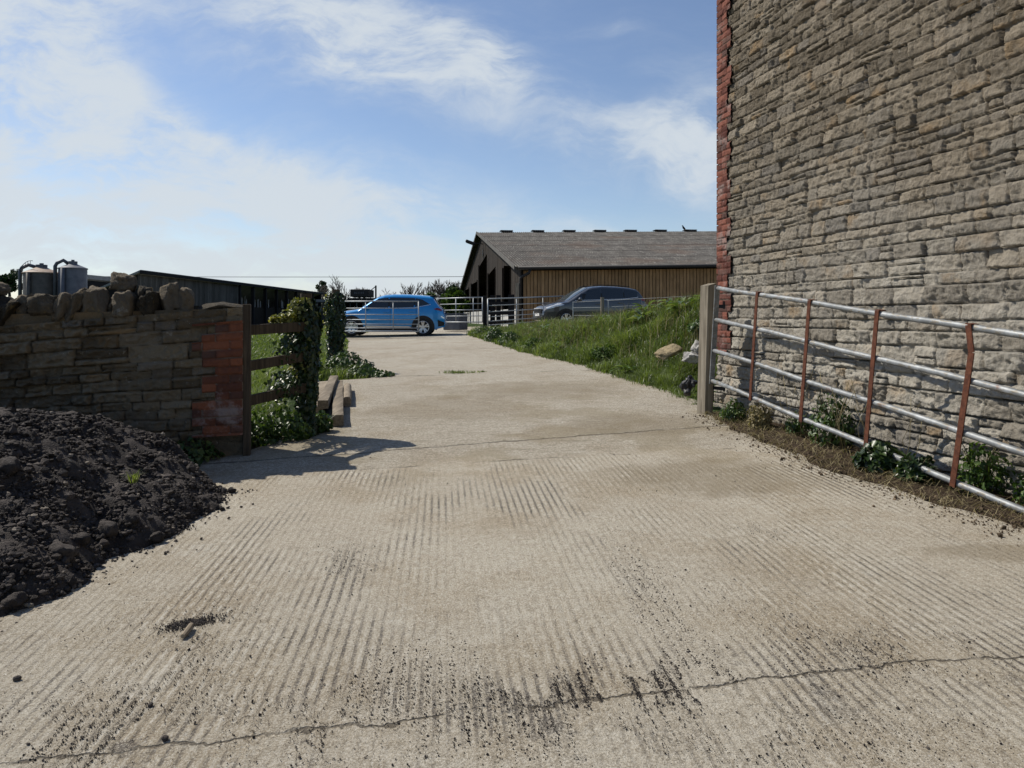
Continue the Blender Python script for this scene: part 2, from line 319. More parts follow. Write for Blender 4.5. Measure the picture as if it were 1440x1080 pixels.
def road_mat():
    n = NT('tamped concrete'); X, Y, Z = n.sep()[0:3]
    q = n.math('ADD', X, n.math('MULTIPLY', Y, .097))
    wob = n.noise(.7, 2, .5); wob2 = n.noise(9, 3, .6)
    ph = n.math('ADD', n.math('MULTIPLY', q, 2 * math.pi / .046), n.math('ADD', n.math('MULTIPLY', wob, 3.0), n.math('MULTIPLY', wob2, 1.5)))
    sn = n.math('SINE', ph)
    jit = n.math('MULTIPLY', n.math('SUBTRACT', n.noise(3.5, 4, .6), .5), .16); jf = n.math('MULTIPLY', n.math('SUBTRACT', n.noise(28, 3, .6), .5), .03); jj = n.math('ADD', jit, jf)
    def joint(c, m_, w, wmul=1.0):
        d = n.math('ABSOLUTE', n.math('ADD', n.math('SUBTRACT', Y, n.math('ADD', n.math('MULTIPLY', X, m_), c)), n.math('MULTIPLY', jj, wmul)))
        return d, n.rng(d, w, w * .25)
    d1, j1 = joint(2.40, .155, .011); d2, j2 = joint(6.85, .27, .030); d3, j3 = joint(13.1, .12, .05, 2); d4, j4 = joint(19.5, .1, .08, 3); d5, j5 = joint(6.05, .16, .020, .8)
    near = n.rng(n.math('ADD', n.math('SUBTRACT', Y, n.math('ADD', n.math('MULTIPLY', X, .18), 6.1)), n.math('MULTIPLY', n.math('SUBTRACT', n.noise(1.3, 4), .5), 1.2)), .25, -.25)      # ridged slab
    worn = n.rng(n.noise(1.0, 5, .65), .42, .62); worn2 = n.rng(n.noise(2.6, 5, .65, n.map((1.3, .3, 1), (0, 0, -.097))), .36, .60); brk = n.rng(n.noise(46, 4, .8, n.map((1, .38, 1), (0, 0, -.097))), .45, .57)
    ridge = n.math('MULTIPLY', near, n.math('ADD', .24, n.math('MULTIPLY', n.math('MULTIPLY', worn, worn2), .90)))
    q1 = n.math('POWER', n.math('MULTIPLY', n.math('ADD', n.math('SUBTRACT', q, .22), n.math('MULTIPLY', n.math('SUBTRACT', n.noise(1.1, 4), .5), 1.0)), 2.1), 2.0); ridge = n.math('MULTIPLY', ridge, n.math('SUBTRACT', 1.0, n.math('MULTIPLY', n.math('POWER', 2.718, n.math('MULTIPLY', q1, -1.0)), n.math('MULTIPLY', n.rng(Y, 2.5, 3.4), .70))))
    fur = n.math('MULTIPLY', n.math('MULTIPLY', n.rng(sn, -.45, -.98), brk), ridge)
    # cross brushed texture of the far slabs
    cv = n.map((2.2, 14, 1), (0, 0, -.06)); cross = n.noise(2.6, 8, .82, cv); far = n.math('SUBTRACT', 1.0, near)
    fine = n.noise(120, 4, .85); agg = n.vor(150); mid = n.noise(26, 6, .78)
    big = n.noise(.42, 5, .6); tint = n.noise(1.1, 6, .65)
    col = n.mix(n.rng(big, .3, .7), (.350, .308, .240), (.435, .397, .322))
    col = n.mix(n.math('MULTIPLY', n.rng(tint, .44, .66), .75), col, (.27, .215, .14))
    col = n.mix(n.math('MULTIPLY', n.rng(n.noise(3.2, 6, .7), .54, .74), .5), col, (.47, .445, .385))
    col = n.mix(n.rng(mid, .50, .62, 0, .5), col, (.215, .18, .13)); col = n.mix(n.rng(mid, .48, .36, 0, .4), col, (.50, .47, .40))
    col = n.mix(n.rng(fine, .51, .60, 0, .62), col, (.13, .11, .08)); col = n.mix(n.rng(fine, .48, .38, 0, .6), col, (.60, .57, .50)); gran = n.noise(44, 5, .85); col = n.mix(n.math('MULTIPLY', far, n.rng(gran, .50, .58, 0, .6)), col, (.15, .125, .09)); col = n.mix(n.math('MULTIPLY', far, n.rng(gran, .48, .40, 0, .5)), col, (.58, .54, .46))
    col = n.mix(n.rng(n.vor(42), .13, .08, 0, .8), col, n.mix(n.rng(n.noise(30, 2), .45, .55), (.14, .12, .10), (.62, .60, .55)))
    col = n.mix(n.math('MULTIPLY', fur, .58), col, (.125, .102, .076))  # dirt and groove shadow both painted into the furrow colour
    col = n.mix(n.math('MULTIPLY', far, n.rng(cross, .52, .68, 0, .7)), col, (.175, .14, .095)); col = n.mix(n.math('MULTIPLY', far, n.rng(cross, .44, .3, 0, .55)), col, (.53, .49, .41))
    col = n.mix(n.math('MULTIPLY', far, n.rng(n.noise(7.5, 7, .8, n.map((.5, 1.7, 1))), .51, .66, 0, .6)), col, (.185, .155, .11))
    # damp tan stains below the gate and along the middle joint
    stn = n.math('MULTIPLY', n.rng(n.noise(.9, 5, .65, n.map((1, 1, 1), (0, 0, 0), (4.7, 9.1, 0))), .50, .62), n.math('MULTIPLY', n.rng(Y, 4.6, 6.4), n.rng(Y, 13.5, 9.0))); col = n.mix(n.math('MULTIPLY', stn, .5), col, (.225, .185, .115))
    for sx, sy, ra, rb_, w_ in ((1.55, 5.45, 1.0, .62, .62), (1.35, 7.7, .95, .8, .5), (-.9, 9.0, 1.2, 1.4, .35), (.3, 10.6, 1.6, 1.2, .4), (2.6, 3.75, .45, .16, .5)):
        ex = n.math('POWER', n.math('MULTIPLY', n.math('SUBTRACT', X, sx), 1 / ra), 2.0); ey = n.math('POWER', n.math('MULTIPLY', n.math('SUBTRACT', Y, sy), 1 / rb_), 2.0); ee = n.math('ADD', n.math('ADD', ex, ey), n.math('MULTIPLY', n.math('SUBTRACT', n.noise(2.4, 6, .7), .5), 2.6)); col = n.mix(n.rng(ee, 1.1, .1, 0, w_), col, (.18, .145, .092))
    # pale highlights painted into the colour along the ridge crests
    crest = n.math('MULTIPLY', n.math('MULTIPLY', n.rng(sn, .35, .95), ridge), n.rng(n.noise(38, 4, .8, n.map((1, .45, 1))), .44, .58, 0, .75)); col = n.mix(crest, col, (.54, .51, .44))
    # grit lying in the furrows
    grit_m = n.rng(n.noise(1.5, 6, .62, n.map((1.25, .5, 1), (0, 0, -.097), (3.1, 1.2, 0))), .50, .66)
    nearj = n.math('MULTIPLY', n.rng(d1, .55, .0), n.rng(n.noise(2.0, 3), .42, .58))
    grit_m = n.math('MAXIMUM', grit_m, n.math('MULTIPLY', nearj, .95))
    spk = n.rng(n.noise(95, 4, .8), .40, .56)
    furrow = n.rng(sn, -.20, -.80)
    grit = n.math('MULTIPLY', n.math('MULTIPLY', n.math('MULTIPLY', furrow, near), grit_m), spk)
    spill = n.math('MULTIPLY', n.math('MULTIPLY', n.rng(n.noise(2.8, 6, .7, n.map((1, 1, 1), (0, 0, 0), (7.3, 2.2, 0))), .60, .66), n.rng(d1, .45, .05)), n.rng(fine, .35, .55))
    grit = n.math('MAXIMUM', grit, n.math('MULTIPLY', spill, .85))
    col = n.mix(n.math('MULTIPLY', grit, .88), col, (.055, .050, .050))
    jm = n.math('MAXIMUM', n.math('MAXIMUM', n.math('MULTIPLY', j1, n.rng(n.noise(6, 4), .28, .5)), n.math('MULTIPLY', j2, n.rng(n.noise(2.2, 4), .25, .42))), n.math('MAXIMUM', n.math('MULTIPLY', j3, n.rng(n.noise(1.1, 3), .40, .58)), n.math('MAXIMUM', n.math('MULTIPLY', j4, .5), n.math('MULTIPLY', j5, n.rng(n.noise(2.6, 4), .46, .6)))))
    col = n.mix(n.math('MULTIPLY', jm, .85), col, (.095, .080, .060))
    h = n.math('ADD', n.math('MULTIPLY', fur, -.34), n.math('MULTIPLY', fine, .55)); h = n.math('ADD', h, n.math('MULTIPLY', mid, .7)); h = n.math('SUBTRACT', h, n.math('MULTIPLY', jm, 1.0)); h = n.math('ADD', h, n.math('MULTIPLY', n.math('MULTIPLY', cross, far), 1.3)); h = n.math('ADD', h, n.math('MULTIPLY', n.math('MULTIPLY', sn, ridge), .08))
    n.bump(h, .012); return n.fin(col, .9, 0, .2)
MAT['road'] = road_mat()
def ground_mat():
    n = NT('turf and soil'); g = n.attr("grass"); f = n.noise(7, 6, .7); h = n.noise(60, 5, .7)
    soil = n.mix(n.rng(f, .3, .7), (.036, .025, .017), (.095, .068, .046)); soil = n.mix(n.rng(h, .58, .7, 0, .6), soil, (.19, .155, .11))
    turf = n.mix(n.rng(f, .3, .7), (.018, .032, .008), (.045, .075, .016)); n.bump(n.math('ADD', f, h), .03); return n.fin(n.mix(g, soil, turf), .95, 0, .1)
MAT['ground'] = ground_mat()
def leafy(name, stops, rough=.45, trans=.25, spec=.4):
    n = NT(name); a = n.attr("rnd"); f = n.noise(2.2, 3); col = n.ramp(n.math('ADD', n.math('MULTIPLY', a, .75), n.math('MULTIPLY', n.math('SUBTRACT', f, .4), .6)), stops); n.fin(col, rough, 0, spec)
    tr = n.N.new("ShaderNodeBsdfTranslucent"); n.L.new(n.mix(1.0, col, (1.5, 1.6, .7), 'MULTIPLY'), tr.inputs[0]); mx = n.N.new("ShaderNodeMixShader"); mx.inputs[0].default_value = trans
    n.L.new(n.b.outputs[0], mx.inputs[1]); n.L.new(tr.outputs[0], mx.inputs[2]); n.L.new(mx.outputs[0], n.out.inputs[0]); return n.m
MAT['grass'] = leafy('grass blades', [(0, (.045, .068, .018)), (.45, (.115, .155, .042)), (.8, (.19, .235, .072)), (1, (.32, .31, .13))], .45, .34)
MAT['grass_dry'] = leafy('dry grass', [(0, (.11, .09, .045)), (.6, (.24, .20, .11)), (1, (.36, .31, .19))], .7, .15, .2)
MAT['ivy'] = leafy('ivy leaves', [(0, (.010, .020, .007)), (.5, (.022, .045, .012)), (.85, (.05, .08, .02)), (1, (.11, .13, .03))], .38, .16, .45)
MAT['ivy_pale'] = leafy('young ivy leaves', [(0, (.08, .095, .018)), (.5, (.19, .19, .04)), (1, (.34, .31, .09))], .4, .25, .4)
MAT['weed'] = leafy('weed leaves', [(0, (.022, .045, .012)), (.6, (.055, .10, .024)), (1, (.13, .16, .045))], .45, .25, .4)
MAT['dock'] = leafy('dock leaves', [(0, (.05, .085, .022)), (.6, (.12, .175, .05)), (1, (.27, .29, .13))], .35, .28, .6)
MAT['stem'] = simple('plant stem', (.05, .045, .02), (.10, .09, .045), 10)
MAT['bark'] = simple('bark', (.028, .023, .018), (.06, .05, .04), 8, .9, .01)
MAT['twig'] = simple('bare twigs', (.09, .075, .062), (.14, .12, .10), 8, .9)
MAT['evergreen'] = leafy('evergreen foliage', [(0, (.010, .022, .009)), (.6, (.025, .05, .016)), (1, (.06, .085, .025))], .6, .15, .2)
MAT['bush'] = leafy('hedge foliage', [(0, (.022, .045, .010)), (.6, (.055, .10, .018)), (1, (.12, .16, .03))], .6, .25, .2)
def heap_mat():
    n = NT('road planings'); a = n.attr("rnd"); f = n.noise(16, 7, .75); g = n.noise(120, 4)
    col = n.mix(n.rng(n.math('ADD', n.math('MULTIPLY', a, .55), n.math('MULTIPLY', f, .6)), .3, .95), (.024, .0195, .0175), (.098, .083, .075)); col = n.mix(n.rng(a, .955, .975, 0, .8), col, (.27, .235, .19)); n.bump(n.math('ADD', f, g), .012); return n.fin(col, .85, 0, .25)
MAT['heap'] = heap_mat()
MAT['rock'] = simple('pale boulder', (.20, .19, .175), (.42, .41, .385), 9, .9, .03, 14)
MAT['sandstone'] = simple('buff stone slab', (.15, .12, .07), (.34, .27, .16), 9, .9, .03, 16)
MAT['silo_grey'] = simple('dull grey silo steel', (.085, .09, .105), (.13, .135, .15), 3, .55, 0, 1, .3)
MAT['silo_brown'] = simple('brown stained silo steel', (.075, .068, .06), (.12, .105, .09), 3, .6, 0, 1, .2)
MAT['silo_cone'] = simple('rusty silo cone', (.24, .165, .115), (.33, .25, .19), 4, .6)
def roof_mat():
    n = NT('fibre cement roof'); f = n.noise(1.3, 6, .7); w = n.noise(.35, 4); x, y, z = n.sep()[0:3]
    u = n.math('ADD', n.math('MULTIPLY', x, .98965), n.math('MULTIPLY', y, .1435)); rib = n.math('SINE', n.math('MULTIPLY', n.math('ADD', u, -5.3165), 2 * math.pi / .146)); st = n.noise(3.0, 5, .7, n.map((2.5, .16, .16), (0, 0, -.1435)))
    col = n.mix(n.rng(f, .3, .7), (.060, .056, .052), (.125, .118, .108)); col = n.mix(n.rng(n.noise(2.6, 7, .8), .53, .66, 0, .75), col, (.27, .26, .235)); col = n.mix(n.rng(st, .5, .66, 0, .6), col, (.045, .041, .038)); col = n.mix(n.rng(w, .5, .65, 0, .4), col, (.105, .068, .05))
    col = n.mix(n.rng(rib, .3, -.8, 0, .85), col, (.028, .026, .024)); n.bump(st, .01); return n.fin(col, .9, 0, .15)  # valley dirt, deepened so the colour carries the rib shading
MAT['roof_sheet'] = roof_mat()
MAT['roof_pale'] = simple('pale sheet roof', (.20, .20, .19), (.30, .295, .28), 2, .8)
MAT['feather'] = simple('black feathers', (.008, .008, .009), (.015, .015, .016), 20, .5)
MAT['cloth_white'] = simple('white marks', (.5, .5, .5), (.6, .6, .6), 20, .6)

# ------------------------------------------------------------------ terrain
YR = np.array([-8, 2, 4.14, 4.66, 5.52, 6.54, 7.88, 8.6, 9.83, 10.76, 11.95, 13.1, 14.8, 15.8, 17.97, 20.8, 24.2, 27.0])
XR_ = np.array([5.6, 3.42, 2.98, 2.72, 2.50, 2.34, 2.21, 2.34, 2.40, 2.195, 1.91, 1.69, 1.31, .95, .32, -.23, -.97, -1.6])
YL = np.array([-8, 4.9, 5.6, 6.0, 6.55, 7.08, 7.3, 7.75, 8.2, 9.5, 11.2, 12.2, 12.6, 13.2, 14.2, 18.1, 24, 27])
XL_ = np.array([-9, -7, -4.2, -3.0, -2.5, -2.3, -2.12, -1.98, -2.35, -2.75, -3.3, -3.5, -2.55, -2.6, -3.1, -4.2, -5.5, -6.3])
def XR(Y): return np.interp(Y, YR, XR_)
def XL(Y): return np.interp(Y, YL, XL_)
def softY(Y): Y = np.asarray(Y, float); return np.where(Y < 28, np.maximum(Y, -12), 28 + 5 * (1 - np.exp(-(np.maximum(Y, 28) - 28) / 5)))
def G0(X, Y): return .027 * softY(Y) + .02 * np.clip(X, -12, 12)
def bank(X, Y):
    d = X - XR(Y); H = np.interp(Y, [8.3, 9.2, 10.5, 11.5, 13, 15, 18, 20, 24, 26.2, 27.4], [0, .12, .55, 1.0, 1.10, .95, .62, .45, .24, .10, 0]); w = np.interp(Y, [9, 11, 13, 20, 25], [2.8, 2.2, 2.2, 2.6, 2.0])
    return H * sstep(d / w) + .05 * np.clip(d / .4, 0, 1) * (Y > 8.6) * (Y < 27)
def ground_z(X, Y):
    X = np.asarray(X, float); Y = np.asarray(Y, float)
    z = G0(X, Y) + bank(X, Y)
    left = np.clip((XL(Y) - X) / .5, 0, 1) * (Y < 27); z = z + left * .03
    nz = fbm(X * .9, Y * .9, 3, 5) * .10 + fbm(X * 3.1, Y * 3.1, 2, 8) * .04
    off = np.clip(np.maximum((XL(Y) - X), (X - XR(Y))) / .6, 0, 1); off = np.where(Y > 26, 0, off)
    return z + nz * off * np.clip((Y - 2) / 6, .35, 1)
def build_ground():
    def axis(a, b, h, far, g=1.16):
        c = list(np.arange(a, b + h / 2, h)); s = h; x = c[-1]
        while x < far: s *= g; x += s; c.append(x)
        s = h; x = c[0]; lo = []
        while x > -far: s *= g; x -= s; lo.append(x)
        return np.array(lo[::-1] + c)
    xs = axis(-9, 9, .14, 900); ys = axis(-5, 36, .16, 900)
    X, Y = np.meshgrid(xs, ys); Z = ground_z(X, Y)
    inside = (X > XL(Y) + .12) & (X < XR(Y) - .12) & (Y < 26.2); yard = (Y > 25.8) & (Y < 40) & (X > -16) & (X < 22)
    Z = np.where(inside | yard, G0(X, Y) - .07, Z)
    gr = np.ones_like(X)
    gr = np.where((X > XR(Y) - .3) & (Y < 8.4), 0.0, gr); gr = np.where((X < XL(Y) + .3) & (Y < 6.9), 0.05, gr); gr = np.where(Y < 1.5, 0, gr)
    nx, ny = len(xs), len(ys); i = np.arange(nx * ny).reshape(ny, nx)
    F = np.stack([i[:-1, :-1], i[:-1, 1:], i[1:, 1:], i[1:, :-1]], -1).reshape(-1, 4)
    o = mesh_np("ground", np.stack([X, Y, Z], -1).reshape(-1, 3), F, MAT['ground'], attrs={"grass": gr.ravel()}); tag(o, kind="structure")
    # driveway sheet with a ragged edge
    ys = np.concatenate([np.arange(-5, 9, .06), np.arange(9, 27.01, .12)]); ts = np.linspace(0, 1, 90)
    l = XL(ys) + fbm(ys * 2.2, ys * 0 + 3, 4, 2) * .16; r = XR(ys) + fbm(ys * 2.6, ys * 0 + 9, 4, 4) * .14
    Xd = l[:, None] + (r - l)[:, None] * ts[None]; Yd = np.repeat(ys[:, None], 90, 1); Zd = G0(Xd, Yd) + .012 + fbm(Xd * .8, Yd * .8, 2, 3) * .012
    i = np.arange(Xd.size).reshape(Xd.shape); F = np.stack([i[:-1, :-1], i[:-1, 1:], i[1:, 1:], i[1:, :-1]], -1).reshape(-1, 4)
    o = mesh_np("driveway", np.stack([Xd, Yd, Zd], -1).reshape(-1, 3), F, MAT['road']); tag(o, kind="structure")
    xs = np.linspace(-15.5, 21, 60); ys = np.linspace(26.2, 39, 30); X, Y = np.meshgrid(xs, ys); Z = G0(X, Y) + .004
    i = np.arange(X.size).reshape(X.shape); F = np.stack([i[:-1, :-1], i[:-1, 1:], i[1:, 1:], i[1:, :-1]], -1).reshape(-1, 4)
    o = mesh_np("farmyard", np.stack([X, Y, Z], -1).reshape(-1, 3), F, MAT['road']); tag(o, kind="structure")
build_ground()

# ------------------------------------------------------------------ masonry height fields
def layout(L, H, hmin, hmax, lmin, lmax, rng, split=.18):
    rows = [0.0]
    while rows[-1] < H: rows.append(rows[-1] + rng.uniform(hmin, hmax))
    cols = []
    for k in range(len(rows) - 1):
        c = [-rng.uniform(0, lmax)]
        while c[-1] < L + .1:
            c.append(c[-1] + rng.uniform(lmin, lmax) * (.7 + .6 * (rows[k + 1] - rows[k]) / hmax))
        cols.append((np.array(c), rng.random(len(c)), rng.random(len(c)) < split, rng.uniform(.35, .65, len(c)), rng.random(len(c)), rng.normal(0, 1, (len(c), 2))))
    return np.array(rows), cols
def field(U, V, lay, warp, wseed, edge, depth, dvar, mort_noise, tilt=.02):
    Uw = U + fbm(U * 5, V * 5, 3, wseed) * warp; Vw = V + fbm(U * 2.2, V * 2.2, 3, wseed + 20) * warp * 1.1 + fbm(U * 9, V * 9, 2, wseed + 40) * warp * .4
    rows, cols = lay; k = np.clip(np.searchsorted(rows, Vw) - 1, 0, len(cols) - 1)
    Hh = np.zeros_like(U); rnd = np.zeros_like(U); mor = np.zeros_like(U)
    for r in range(len(cols)):
        s = k == r
        if not s.any(): continue
        c, rr, sp, spf, dd, tl = cols[r]; u = Uw[s]; v = Vw[s]
        j = np.clip(np.searchsorted(c, u) - 1, 0, len(c) - 2)
        v0 = np.full_like(v, rows[r]); v1 = np.full_like(v, rows[r + 1]); mid = v0 + (v1 - v0) * spf[j]
        isp = sp[j]; upm = isp & (v > mid); dnm = isp & ~upm; v0 = np.where(upm, mid, v0); v1 = np.where(dnm, mid, v1)
        u0 = c[j]; u1 = c[j + 1]
        du = np.minimum(u - u0, u1 - u); dv = np.minimum(v - v0, v1 - v)
        e = edge; ax = np.clip(1 - du / e, 0, 1); ay = np.clip(1 - dv / e, 0, 1); q = np.sqrt(ax ** 2 + ay ** 2)
        t = sstep((1.0 - q) / .75)
        cu = (u - (u0 + u1) / 2); cv = (v - (v0 + v1) / 2)
        dr = np.where(upm, np.modf(dd[j] * 5.7)[0], dd[j])
        h = depth + dvar * (dr - .5) + tl[j, 0] * tilt * cu * 2 + tl[j, 1] * tilt * cv * 3
        Hh[s] = t * h; rnd[s] = np.where(upm, np.modf(rr[j] * 3.3 + .21)[0], rr[j]); mor[s] = 1 - sstep((1.0 - q) / .22)
    rough = fbm(U * 14, V * 14, 4, wseed + 60, .6) * mort_noise
    return Hh + rough * np.clip(Hh / depth, .25, 1.2), rnd, mor
def wall_grid(origin, ud, nd, U, V, Hh):
    ud = np.array(ud, float); nd = np.array(nd, float)
    return np.array(origin)[None, None] + U[..., None] * ud + V[..., None] * np.array((0, 0, 1.0)) + Hh[..., None] * nd
def grid_faces(shape, keep=None, flip=False):
    i = np.arange(shape[0] * shape[1]).reshape(shape); F = np.stack([i[:-1, :-1], i[:-1, 1:], i[1:, 1:], i[1:, :-1]], -1)
    if keep is not None: F = F[keep[:-1, :-1]]
    F = F.reshape(-1, 4); return F[:, ::-1] if flip else F
def compact(V, F, attrs):
    u, inv = np.unique(F.ravel(), return_inverse=True); return V[u], inv.reshape(F.shape), {k: a[u] for k, a in attrs.items()}

# ------------------------------------------------------------------ stone building on the right
def build_right_building():
    dr = np.array((.226, -1.0, 0)); dr /= np.linalg.norm(dr); nn = np.array((-1.0, -.226, 0)); nn /= np.linalg.norm(nn)
    C = np.array((2.57, 8.74, 0.10)); root = thing("stone_building", (C[0], C[1], .28), "tall rubble stone building side with red brick corner beside the propped gate", "building")
    L, H = 7.2, 6.6; us = np.arange(0, L, .0105); vs = np.arange(0, H, .0105); U, V = np.meshgrid(us, vs)
    rng = np.random.default_rng(21); lay = layout(L, H, .075, .148, .11, .34, rng, .08)
    S, rn, mo = field(U, V, lay, .009, 3, .012, .034, .020, .014, .032)
    rg1 = 1 - 2 * np.abs(fbm(U * 9 + V * 3, V * 15, 4, 131, .62)); rg2 = 1 - 2 * np.abs(fbm(U * 30, V * 34 + U * 6, 2, 137)); S = S + (rg1 - .75) * .011 * (1 - mo) + (rg2 - .7) * .008 * (1 - mo)
    # lower courses bulge and have deep open joints
    low = sstep((1.1 - V) / .5); S = S * (1 + .55 * low); S = S - mo * .03 * low
    S = S - .025 * (fbm(U * 1.1, V * 1.1, 2, 77)) + .05 * sstep((.7 - V) / .5)
    lb = layout(L, H, .0748, .0752, .225, .2252, rng, 0)
    rows, cols = lb
    nc = []
    for k, c in enumerate(cols):
        x = np.arange(0, L + .5, .225) - (.1125 if k % 2 else 0) ; nc.append((x, rng.random(len(x)), np.zeros(len(x), bool), np.full(len(x), .5), rng.random(len(x)), rng.normal(0, .3, (len(x), 2))))
    Bk, rb, mb = field(U, V, (rows, nc), .006, 9, .011, .020, .012, .012)
    kk = np.clip(np.searchsorted(rows, V) - 1, 0, len(nc) - 1); wide = ((kk // 3) % 2) == 0; qw = np.where(wide, .31, .225)
    brick = (U < qw) & (V > .85 + .0 * U); Bk = Bk + .035
    keep = ~brick
    P = wall_grid(C, dr, nn, U, V, S).reshape(-1, 3)
    v_, f_, a_ = compact(P, grid_faces(U.shape, keep, True), {"rnd": rn.ravel(), "mor": mo.ravel()}); mesh_np("wall", v_, f_, MAT['stone_right'], root, True, a_)
    P = wall_grid(C, dr, nn, U, V, Bk).reshape(-1, 3)
    v_, f_, a_ = compact(P, grid_faces(U.shape, brick, True), {"rnd": rb.ravel(), "mor": mb.ravel()}); mesh_np("brick_quoin", v_, f_, MAT['brick_right'], root, True, a_)
    # plain masonry body of the building behind the dressed face, end returns and a slate roof
    body = MB(); back = -nn; a = C + back * .02; b = a + dr * 12; c = b + back * 6; d = a + back * 6
    Z0, Z1 = -.3, 6.55
    Vv = [(*p[:2], z) for z in (Z0, Z1) for p in (a, b, c, d)]; body.add(Vv, [(0, 1, 2, 3), (4, 7, 6, 5), (0, 4, 5, 1), (1, 5, 6, 2), (2, 6, 7, 3), (3, 7, 4, 0)], .4)
    o = body.build("masonry_body", MAT['stone_right'], root)
    # the brick corner turns round the end of the building
    q = MB(); ed = -back * .050; e0 = C + dr * .0; ret = back
    for k in range(0, 77):
        z = .95 + k * .075
        if z > 6.5: break
        w = .225 if k % 2 else .115
        p0 = e0 + (-ret) * .048 - dr * .012; p1 = e0 + ret * w - dr * .012
        q.bar((*p0[:2], z + .03), (*p1[:2], z + .03), .024, .062)
    q.build("corner_brick", MAT['rust_brick'] if 'rust_brick' in MAT else MAT['brick_right'], root)
    rf = MB(); r0 = a - back * .3 - dr * .2; r1 = b - back * .3; m0 = (a + d) / 2 - dr * .2; m1 = (b + c) / 2; s0 = d + back * .3 - dr * .2; s1 = c + back * .3
    for (p, q2, r_, s_) in ((r0, r1, m1, m0), (s0, s1, m1, m0)):
        V8 = []
        for dz in (0, .12):
            V8 += [(*p[:2], 6.57 + dz), (*q2[:2], 6.57 + dz), (*r_[:2], 9.4 + dz), (*s_[:2], 9.4 + dz)]
        rf.add(V8, [(0, 1, 2, 3), (4, 7, 6, 5), (0, 4, 5, 1), (1, 5, 6, 2), (2, 6, 7, 3), (3, 7, 4, 0)])
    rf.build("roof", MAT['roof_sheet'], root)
build_right_building()

# icosphere arrays for rocks
def ico(n):
    bm = bmesh.new(); bmesh.ops.create_icosphere(bm, subdivisions=n, radius=1); bm.verts.index_update()
    v = np.array([v.co[:] for v in bm.verts]); f = np.array([[x.index for x in q.verts] for q in bm.faces]); bm.free(); return v, f
ICO = {k: ico(k) for k in (1, 2, 3, 4)}
def rock_verts(size, seed, sub=3, square=.55, rough=.16, cut=(.66, .98)):
    v, f = ICO[sub]; rg = np.random.default_rng(seed)
    m = np.abs(v).max(1, keepdims=True); w = v / (m ** square)
    for _ in range(9):
        nrm = rg.normal(size=3); nrm /= np.linalg.norm(nrm); d = rg.uniform(*cut); pr = w @ nrm; w = w - np.outer(np.maximum(pr - d, 0), nrm)
    o = rg.uniform(0, 50, 3)
    n = fbm(w[:, 0] * 1.6 + o[0] + w[:, 2], w[:, 1] * 1.6 + o[1] - w[:, 2] * .7, 4, int(seed) % 90, .55)
    if sub >= 3: n = n + .5 * (.3 - np.abs(fbm(w[:, 0] * 4 + o[1] + w[:, 2] * 2, w[:, 1] * 4 + o[2] - w[:, 2] * 3, 3, int(seed) % 70 + 5, .6)))
    w = w * (1 + rough * 1.6 * n)[:, None]
    return w * np.array(size) / 2, f
def rotm(rx, ry, rz): return np.array((Matrix.Rotation(rz, 3, 'Z') @ Matrix.Rotation(ry, 3, 'Y') @ Matrix.Rotation(rx, 3, 'X')))
def rock(name, c, size, seed, mat, parent=None, rot=(0, 0, 0), sub=3, square=.55, rough=.16, smooth=True, cut=(.66, .98)):
    v, f = rock_verts(size, seed, sub, square, rough, cut); v = v @ rotm(*rot).T + np.array(c); rg = np.random.default_rng(seed)
    return mesh_np(name, v, f, mat, parent, smooth, {"rnd": np.full(len(v), rg.random()), "mor": np.zeros(len(v))})

